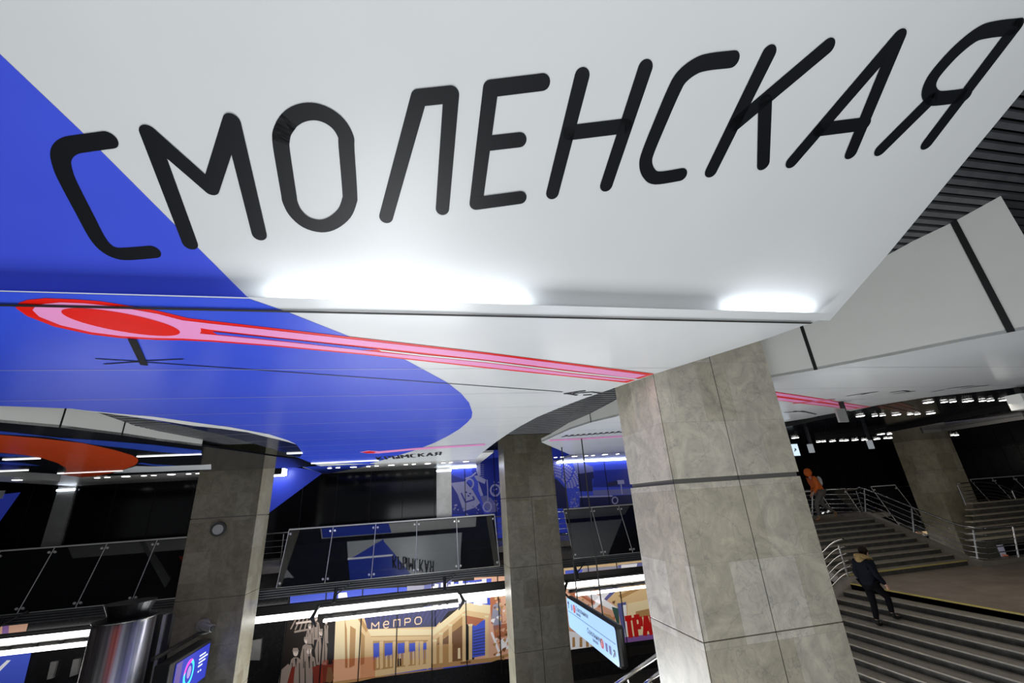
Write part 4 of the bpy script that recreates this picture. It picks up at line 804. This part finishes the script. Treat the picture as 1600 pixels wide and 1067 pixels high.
mb.poly([pt(.115, .66), pt(.145, .66), pt(.145, .88), pt(.115, .88)][0:0] or [p + nx * .006 for p in (pt(.115, .66), pt(.135, .66), pt(.135, .86), pt(.115, .86))], 'm_lil2')
mb.poly([p + nx * .007 for p in disc(pt(.19, .77), .125, nx, 20)], 'sgnred'); mb.poly([p + nx * .007 for p in disc(pt(.74, .30), .125, nx, 20)], 'sgnred')
for u in (.80, .86): mb.poly([p + nx * .006 for p in (pt(u, .18), pt(u + .035, .18), pt(u + .035, .40), pt(u, .40))], 'm_lil2')
write(mb, '1', pt(.185, .70), ex, UP, .14, .03, 'p_white', nx, .010); write(mb, '1', pt(.735, .23), ex, UP, .14, .03, 'p_white', nx, .010)
write(mb, '↗', pt(.92, .16), ex, UP, .22, .045, 'sgnink', nx, .006)
mb.build('symbols', root)
def text(s, loc, size, rot, m, parent, name='lettering'):
    cu = bpy.data.curves.new(name, 'FONT'); cu.body = s; cu.size = size; cu.extrude = .001; t = bpy.data.objects.new('tmp', cu); C.objects.link(t)
    bpy.context.view_layer.update(); me = bpy.data.meshes.new_from_object(t.evaluated_get(bpy.context.evaluated_depsgraph_get())); bpy.data.objects.remove(t)
    o = bpy.data.objects.new(name, me); C.objects.link(o); me.materials.clear(); me.materials.append(M[m]); o.parent = parent; o.location = loc; o.rotation_euler = rot; return o
R_ = (math.pi / 2, 0, -math.pi / 2)
for s_, u, v, z_ in (('Сокольники', .235, .76, .20), ('Sokolniki', .235, .63, .12), ('Сокольники', .46, .30, .20), ('Sokolniki', .56, .17, .12)): text(s_, pt(u, v) + nx * .008, z_, R_, 'sgnink', root)
for pa, pb in (((902, 936), (873, 650)), ((942, 964), (899, 636))):
    a = onx(*pa, XSG + .13); zt3 = 2.0 if False else slz(13.3) + .02
    b = Vector((XSG + .13, a.y, 3.02)); mb = MB(); mb.tube([lo(a), lo((a.x, a.y, 2.86))], .022, 'darkmetal', 8)
    mb.build('rod', root); mb = MB(); mb.tube([lo((a.x - .05, a.y, 2.78)), lo((a.x + .03, a.y, 2.86)), lo((a.x, a.y, 3.0))], .04, 'steel', 8); mb.build('clamp', root)
# small hung boxes at the right
def hung(px, w_, d_, h_, z, label, m='steelpan', nm='hanging_box', ztop=H, cat='box'):
    c = ray(*px); c = c * (z / c.z); root = empty(nm, c, label, cat)
    MB().box((-w_ / 2, -d_ / 2, -h_ / 2), (w_ / 2, d_ / 2, h_ / 2), m).build('casing', root, bevel=.01); MB().box((w_ / 2 + .02, d_ / 2, -.02), (w_ / 2 + .10, d_ / 2 + .08, ztop - z), 'blackmetal').build('bracket', root); return root
hung((1315, 649), .28, .06, .34, 1.50 * 1.0, 'flat pale grey box hanging below the black ceiling near the red lines', 'greyd')
hung((1600, 628), .55, .30, .36, 1.45, 'large grey box hanging at the right picture edge', 'grey')
M['disp'] = mat('grey_display_face', (.2, .2, .2), .3, emit=(.5, .55, .6), es=.35)
hung((1267, 700.5), .17, .1, .30, 1.1, 'left of two tiny displays below the distant downlights', 'disp', 'small_display', cat='display'); hung((1360, 694.5), .17, .1, .30, 1.1, 'right of two tiny displays below the distant downlights', 'disp', 'small_display', cat='display')
M['sgw'] = mat('lit_white_sign', (.6, .7, .8), .3, emit=(.70, .88, 1), es=.9)
c = ony(1240, 703, 15.0); root = empty('exit_sign', c, 'small lit white arrow sign beside the large pillar', 'sign')
MB().box((-.7, 0, -.26), (.28, .1, .26), 'darkmetal').build('casing', root); MB().poly([(-.7, -.004, -.23), (.25, -.004, -.23), (.25, -.004, .23), (-.7, -.004, .23)], 'sgw').build('lit_face', root)
MB().box((-.05, .03, .26), (.0, .08, 2.0 - c.z + .0), 'blackmetal').build('hanger', root)
mb = MB(); write(mb, '↗', (.02, 0, -.06), (1, 0, 0), UP, .13, .035, 'sgnink', (0, -1, 0), .008); mb.build('arrow', root)

# ================================================================== STAIRS AND LANDING
ZL, ZU = -2.86, -1.51; XE = 12.23; YB = 12.2; RZ = .15; TR = .33
XR = 17.3; XLS = 12.35
landing = MB().prism([(XE, 4.5, ZL), (24, 4.5, ZL), (24, YB - .1, ZL), (XR, YB, ZL), (XLS, YB + .3, ZL), (XE, YB - .2, ZL)], (0, 0, -.3), 'floor').build('floor'); struct(landing)
MB().box((XE - .005, 4.5, ZL - .02), (XE + .045, 11.9, ZL + .004), 'yellow').build('nosing_strip', landing)
mb = MB()
for k in range(1, 19):
    x1 = XE - (k - 1) * TR; z = ZL - k * RZ
    mb.box((x1 - TR - .02, 4.5, z - .03), (x1, 11.9, z), 'step'); mb.poly([(x1, 4.5, z), (x1, 11.9, z), (x1, 11.9, z + RZ - .03), (x1, 4.5, z + RZ - .03)], 'riser')
o = mb.build('staircase'); tag(o, 'broad lower flight of stone steps descending from the landing at right', 'stairs')
mb = MB(); n = 9
for k in range(n):
    y0 = YB + k * TR; z = ZL + (k + 1) * RZ
    mb.box((XLS, y0, z - .035), (XR, y0 + TR + .02, z), 'step'); mb.poly([(XLS, y0 + .02, z - RZ), (XR, y0 + .02, z - RZ), (XR, y0 + .02, z - .035), (XLS, y0 + .02, z - .035)], 'riser')
o = mb.build('staircase'); tag(o, 'upper flight of stone steps rising from the landing to the upper floor', 'stairs')
MB().box((XLS, YB - .005, ZL + RZ - .02), (XR, YB + .04, ZL + RZ + .003), 'yellow').build('nosing_strip', o)
YT = YB + n * TR
struct(MB().box((8.3, YT, ZU - .3), (XR, 16.55, ZU), 'floor').build('floor'))
# curbs
mb = MB(); mb2 = MB(); mb3 = MB()
sp = lambda y: ZL + (y - YB) / TR * RZ
mb.prism([(XR - .02, YB - .35, ZL), (XR - .02, YB - .35, ZL + .14), (XR - .02, YB, ZL + .22), (XR - .02, YT, ZU + .22), (XR - .02, 16.6, ZU + .14), (XR - .02, 16.6, ZU - .35), (XR - .02, YT, ZU - .3), (XR - .02, YB, ZL - .3)], (.22, 0, 0), 'curb')
mb2.box((8.3, 16.5, ZU - .35), (XR - .03, 16.7, ZU + .14), 'curb'); mb3.box((XR + .21, YB - .35, ZL - .3), (24, YB - .15, ZL + .12), 'curb')
tag(mb.build('stone_curb'), 'sloping stone curb on the right side of the upper stairs', 'curb'); tag(mb2.build('stone_curb'), 'level stone curb at the back of the upper floor behind the orange coat', 'curb'); tag(mb3.build('stone_curb'), 'level stone curb along the back of the landing under the railing', 'curb')
mb = MB(); mb.prism([(XE + .4, 11.9, ZL - .1), (XE + .4, 11.9, ZL + .15), (XE, 11.9, ZL + .15), (XE - 18 * TR, 11.9, ZL - 18 * RZ + .15), (XE - 18 * TR, 11.9, ZL - 18 * RZ - .4), (XE, 11.9, ZL - .4)], (0, .22, 0), 'curb')
tag(mb.build('stone_curb'), 'sloping stone curb at the far side of the lower stairs behind the woman', 'curb')
mb = MB(); mb.prism([(XLS - .22, YB - .05, ZL - .1), (XLS - .22, YB - .05, ZL + .15), (XLS - .22, YB + .1, ZL + .22), (XLS - .22, YT, ZU + .2), (XLS - .22, YT, ZU - .3)], (.2, 0, 0), 'curb')
tag(mb.build('stone_curb'), 'sloping stone curb on the left side of the upper stairs', 'curb')
# railings
ln = Vector((.36, 0, 0)); hts = [1.05, .85, .66, .48, .32, .17]
pathR = [(9.5, 16.6, ZU + .1), (16.0, 16.6, ZU + .1), (16.6, 16.55, ZU + .09), (17.1, 16.2, ZU + .06), (17.35, 15.6, ZU + .04), (17.4, YT, ZU), (17.4, YB + .5, sp(YB + .5)), (17.5, YB - .1, ZL + .04), (17.8, YB - .25, ZL), (18.3, YB - .26, ZL), (24, YB - .26, ZL)]
P = [Vector(p) for p in pathR]
hrail('stair_railing', smooth(P, 4), [(14.2, 16.6, ZU + .1), (16.2, 16.6, ZU + .1), (17.4, YT + .1, ZU + .05), (17.4, 13.7, sp(13.7)), (17.5, YB - .1, ZL), (19.0, YB - .26, ZL), (20.8, YB - .26, ZL), (22.6, YB - .26, ZL)], 'curved stainless railing along the right side of the upper stairs and landing', hts, ln, r0=.03, r1=.017)
pl = [Vector((XLS - .1, YT + .3, ZU + .1)), Vector((XLS - .1, YT, ZU + .1)), Vector((XLS - .1, YB + .35, sp(YB + .35) + .1))]
hrail('stair_railing', pl, [(XLS - .1, YT, ZU + .1), (XLS - .1, YB + .4, sp(YB + .4))], 'stainless railing on the left side of the upper stairs', hts, Vector((-.2, 0, 0)), r0=.03, r1=.017)
pw = [Vector((XE + .35, 12.0, ZL + .1)), Vector((XE - .1, 12.0, ZL + .02)), Vector((XE - .6, 12.0, ZL - .22)), Vector((XE - 1.6, 12.0, ZL - 1.6 / TR * RZ + .03)), Vector((XE - 4.5, 12.0, ZL - 4.5 / TR * RZ + .05))]
hrail('stair_railing', smooth(pw, 4), [(XE + .1, 12.0, ZL), (XE - 1.5, 12.0, ZL - 1.5 / TR * RZ)], 'stainless railing descending on the far side of the lower stairs behind the woman', hts, Vector((0, 0, 0)), r0=.032, r1=.022)
hrail('stair_railing', [(19.5, 17.5, ZU), (22, 17.5, ZU), (24.5, 16.6, ZU - .5), (30, 14.0, ZU - 1.3)], [(22, 17.5, ZU), (25.0, 16.4, ZU - .55), (28, 15.0, ZU - 1.0)][:0] + [(33.6, 19.6, ZU)][:0] + [(24.5, 16.6, ZU - .5)], 'stainless railing seen behind the far right pillar', hts, Vector((0, 0, 0))) if False else None
rp = [Vector(ony(*p, 18.5)) for p in [(1495, 756), (1530, 753), (1560, 757), (1580, 765), (1600, 771), (1640, 780)]]
rp = [p - UP * 1.05 for p in rp]
hrail('stair_railing', smooth(rp, 4), [rp[0], rp[3]], 'stainless railing right of the far right pillar, beyond the landing', hts, r0=.03, r1=.017)
# second flight glimpsed at the right edge, lower platform stair handrail in the centre
mb = MB()
for k in range(7):
    a = ony(1508, 786 + k * 9.5, 18.6 - k * .33); mb.box((a.x, 18.6 - k * .33 - .33, a.z - .05), (a.x + 7, 18.6 - k * .33 + .02, a.z), 'step'); mb.box((a.x, 18.6 - k * .33 - .33 + .02, a.z - .3), (a.x + 7, 18.6 - k * .33 - .29, a.z - .051), 'riser')
tag(mb.build('staircase'), 'dim flight of steps beyond the landing at the right edge', 'stairs')
pa = [onx(x, y, 4.6) for x, y in [(965, 1068), (1024, 1025)]]
def down_rail(pxs, Y, label):
    a, b = [ony(x, y, Y) for x, y in pxs]; d = b - a; b = a + d * 1.4; a = a - d * .6; o0 = a.copy()
    root = empty('handrail', a, label, 'handrail', 'handrails of the platform stairs'); mb = MB(); mb.tube([a - o0, b - o0], .045, 'steel', 10); mb.build('rail', root, smooth=True)
    MB().tube([(b - a) * .42 + Vector((0, 0, -.02)), (b - a) * .42 + Vector((.03, 0, -.2))], .02, 'steel', 8).build('bracket', root)
down_rail([(965, 1068), (1024, 1026)], 10.0, 'upper stainless handrail at the bottom left of the large pillar'); down_rail([(1012, 1066), (1030, 1052)], 10.6, 'lower stainless handrail tucked against the bottom of the large pillar')

# ================================================================== PEOPLE
M['skin'] = mat('skin', (.50, .28, .20), .5); M['coat'] = noisy('dark_navy_quilted_coat', (.002, .0025, .005), (.004, .005, .010), .8, 25, 3, spec=.12); M['trou'] = mat('black_trousers', (.003, .003, .004), .9, spec=.1); M['boot'] = mat('black_boots', (.005, .005, .005), .6, spec=.2)
M['fur'] = noisy('tan_fur', (.13, .085, .028), (.30, .20, .075), .95, 30, 6, bump=1); M['hair'] = noisy('dark_brown_hair', (.006, .004, .003), (.014, .009, .007), .8, 20, 3, spec=.1)
M['ocoat'] = noisy('orange_coat', (.55, .10, .008), (.66, .14, .014), .8, 8, 4); M['gtrou'] = mat('grey_trousers', (.10, .09, .08), .8); M['brown'] = mat('tan_boots', (.22, .12, .05), .6); M['white2'] = mat('pale_grey_cloth', (.5, .5, .5), .8)
def skin(name, verts, edges, root_i, m, parent, sub=2):
    me = bpy.data.meshes.new(name); me.from_pydata([v[0] for v in verts], edges, []); me.materials.append(M[m]); o = bpy.data.objects.new(name, me); C.objects.link(o); o.parent = parent
    sk = o.modifiers.new('skin', 'SKIN'); sk.use_smooth_shade = True
    if not me.skin_vertices: bpy.context.view_layer.objects.active = o
    if not me.skin_vertices:
        bm = bmesh.new(); bm.from_mesh(me); bm.verts.layers.skin.verify(); bm.to_mesh(me); bm.free()
    for i, v in enumerate(verts):
        r = v[1] if isinstance(v[1], tuple) else (v[1], v[1]); me.skin_vertices[0].data[i].radius = r; me.skin_vertices[0].data[i].use_root = (i == root_i)
    s = o.modifiers.new('sub', 'SUBSURF'); s.levels = sub; s.render_levels = sub; return o
def chain(name, pts, m, parent, sub=2): return skin(name, pts, [(i, i + 1) for i in range(len(pts) - 1)], 0, m, parent, sub)
def blob(name, c, r, m, parent, seg=20):
    bm = bmesh.new(); bmesh.ops.create_uvsphere(bm, u_segments=seg, v_segments=seg // 2 + 2, radius=1); me = bpy.data.meshes.new(name)
    for v in bm.verts: v.co = Vector((v.co.x * r[0] + c[0], v.co.y * r[1] + c[1], v.co.z * r[2] + c[2]))
    bm.to_mesh(me); bm.free(); me.materials.append(M[m]); o = bpy.data.objects.new(name, me); C.objects.link(o); o.parent = parent
    for p in me.polygons: p.use_smooth = True
    return o
def person(loc, rz, label, J, mats, scale=1.0, extras=None, group=None):
    """J: joints in a frame where the person faces +x, left is +y; feet on z=0"""
    root = empty('person', loc, label, 'person', group); root.rotation_euler = (0, 0, rz); root.scale = (scale,) * 3
    V_ = lambda k: Vector(J[k])
    pel, che, nek, hd = V_('pelvis'), V_('chest'), V_('neck'), V_('head')
    # body: one continuous skinned surface
    vs = [(pel, (.12, .15)), (pel.lerp(che, .5), (.10, .13)), (che, (.11, .16)), (nek - UP * .04, (.055, .06)), (nek, .05), (hd - UP * .02, (.075, .065)), (hd + UP * .07, (.088, .074)), (hd + UP * .12, (.06, .055))]
    es = [(0, 1), (1, 2), (2, 3), (3, 4), (4, 5), (5, 6), (6, 7)]
    def add(v, r, par): vs.append((v, r)); es.append((par, len(vs) - 1)); return len(vs) - 1
    for s in 'LR':
        h = add(V_('hip' + s), .085, 0); k = add(V_('knee' + s), .055, h); a = add(V_('ank' + s), .038, k); t = add(V_('toe' + s), .03, a)
        sh = add(V_('sho' + s), .055, 2); el = add(V_('elb' + s), .040, sh); wr = add(V_('wri' + s), .026, el)
        hdv = (V_('wri' + s) - V_('elb' + s)).normalized(); side = Vector((0, 1, 0)); pal = add(V_('wri' + s) + hdv * .05, (.034, .02), wr)
        fwdv = hdv.cross(side).normalized()
        for i, (off, ln_) in enumerate(((-.027, .062), (-.009, .074), (.009, .07), (.027, .055))):
            b0 = add(V_('wri' + s) + hdv * .085 + fwdv * off, .0085, pal); b1 = add(V_('wri' + s) + hdv * (.085 + ln_ * .55) + fwdv * off + side * (-.006 if s == 'L' else .006), .008, b0); add(V_('wri' + s) + hdv * (.085 + ln_) + fwdv * off + side * (-.02 if s == 'L' else .02), .007, b1)
        t0 = add(V_('wri' + s) + hdv * .045 - fwdv * .038, .010, pal); add(V_('wri' + s) + hdv * .085 - fwdv * .052, .008, t0)
    skin('body', vs, es, 0, 'skin', root)
    # face details
    blob('nose', hd + Vector((.090, 0, .035)), (.018, .012, .02), 'skin', root, 10)
    for s_ in (-1, 1): blob('eye', hd + Vector((.078, .028 * s_, .06)), (.010, .011, .008), 'trou', root, 8); blob('ear', hd + Vector((.0, .078 * s_, .04)), (.016, .010, .03), 'skin', root, 10)
    blob('mouth', hd + Vector((.082, 0, -.005)), (.008, .024, .006), 'lip', root, 8)
    # trousers
    tv = [(pel + UP * .04, (.145, .165))]; te = []
    for s in 'LR':
        i0 = len(tv); tv += [(V_('hip' + s), .108), (V_('hip' + s).lerp(V_('knee' + s), .5), .092), (V_('knee' + s), .072), (V_('knee' + s).lerp(V_('ank' + s), .4), .068), (V_('ank' + s) + (V_('knee' + s) - V_('ank' + s)) * .12, .055)]; te += [(0, i0)] + [(i0 + j, i0 + j + 1) for j in range(4)]
    skin('trousers', tv, te, 0, mats['trousers'], root)
    # coat with sleeves
    hem = pel - UP * J.get('hem', .10)
    cv = [(hem, (.165, .205)), (pel + UP * .08, (.165, .20)), (pel.lerp(che, .6), (.16, .19)), (che + UP * .05, (.14, .19)), (nek - UP * .05, (.085, .10))]; ce = [(0, 1), (1, 2), (2, 3), (3, 4)]
    for s in 'LR':
        i0 = len(cv); cv += [(V_('sho' + s), .088), (V_('sho' + s).lerp(V_('elb' + s), .5), .078), (V_('elb' + s), .070), (V_('elb' + s).lerp(V_('wri' + s), .55), .060), (V_('wri' + s) - (V_('wri' + s) - V_('elb' + s)) * .06, .050)]; ce += [(3, i0)] + [(i0 + j, i0 + j + 1) for j in range(4)]
    skin('coat', cv, ce, 0, mats['coat'], root)
    for s in 'LR':
        a, t = V_('ank' + s), V_('toe' + s); chain('boot', [(a + (V_('knee' + s) - a) * .22, .058), (a, .056), (a.lerp(t, .35) - UP * .02, (.05, .045)), (a.lerp(t, .75), (.046, .035)), (t, (.038, .028))], mats['boots'], root)
    if extras: extras(root, J)
    return root
M['lip'] = mat('lips', (.35, .10, .09), .5)
def woman_extras(root, J):
    hd = Vector(J['head']); blob('hair', hd + Vector((-.026, 0, .075)), (.100, .098, .098), 'hair', root); blob('hair', hd + Vector((-.055, 0, .0)), (.06, .088, .11), 'hair', root)
    nk = Vector(J['neck']); pts = []
    for k in range(17):
        t = 2 * math.pi * k / 16; pts.append(nk + Vector((-.04 + .125 * math.cos(t), .135 * math.sin(t), .015 - .055 * math.cos(t))))
    MB().tube(pts, .050, 'fur', 12).build('fur_collar', root, smooth=True); blob('hood', nk + Vector((-.15, 0, .00)), (.085, .12, .10), 'fur', root)
JW = dict(pelvis=(-.02, 0, .93), chest=(.03, 0, 1.26), neck=(.07, 0, 1.44), head=(.115, 0, 1.53), hipL=(0, .09, .88), hipR=(0, -.09, .88), kneeL=(.02, .10, .47), kneeR=(.26, -.09, .60), ankL=(-.05, .10, .08), ankR=(.24, -.09, .23), toeL=(.11, .13, .03), toeR=(.42, -.11, .18),
          shoL=(-.05, .17, 1.36), shoR=(-.05, -.17, 1.36), elbL=(-.09, .21, 1.08), elbR=(.02, -.22, 1.08), wriL=(.06, .17, .90), wriR=(.20, -.20, .88), hem=.12)
person((11.08, 10.2, ZL - 4 * RZ), 0.0, 'woman climbing the lower stairs in dark quilted coat with tan fur hood', JW, dict(coat='coat', trousers='trou', boots='boot'), 1.06, woman_extras)
def orange_extras(root, J):
    hd = Vector(J['head']); blob('hood', hd + Vector((-.02, 0, .05)), (.125, .12, .145), 'ocoat', root); blob('backpack', Vector(J['chest']) + Vector((-.20, -.02, .0)), (.07, .13, .17), 'white2', root)
JO = dict(pelvis=(-.06, 0, .92), chest=(.02, 0, 1.24), neck=(.09, 0, 1.42), head=(.14, 0, 1.50), hipL=(-.06, .09, .88), hipR=(-.06, -.09, .88), kneeL=(.20, .10, .52), kneeR=(-.10, -.09, .47), ankL=(.22, .10, .09), ankR=(-.42, -.09, .20), toeL=(.38, .12, .03), toeR=(-.34, -.10, .06),
          shoL=(.04, .18, 1.34), shoR=(.04, -.18, 1.34), elbL=(.06, .23, 1.06), elbR=(-.02, -.23, 1.06), wriL=(.22, .20, .90), wriR=(.10, -.20, .86), hem=.16)
person((15.95, 15.75, ZU), math.radians(160), 'person in hooded orange coat walking left at the top of the upper stairs', JO, dict(coat='ocoat', trousers='gtrou', boots='brown'), 1.2, orange_extras)
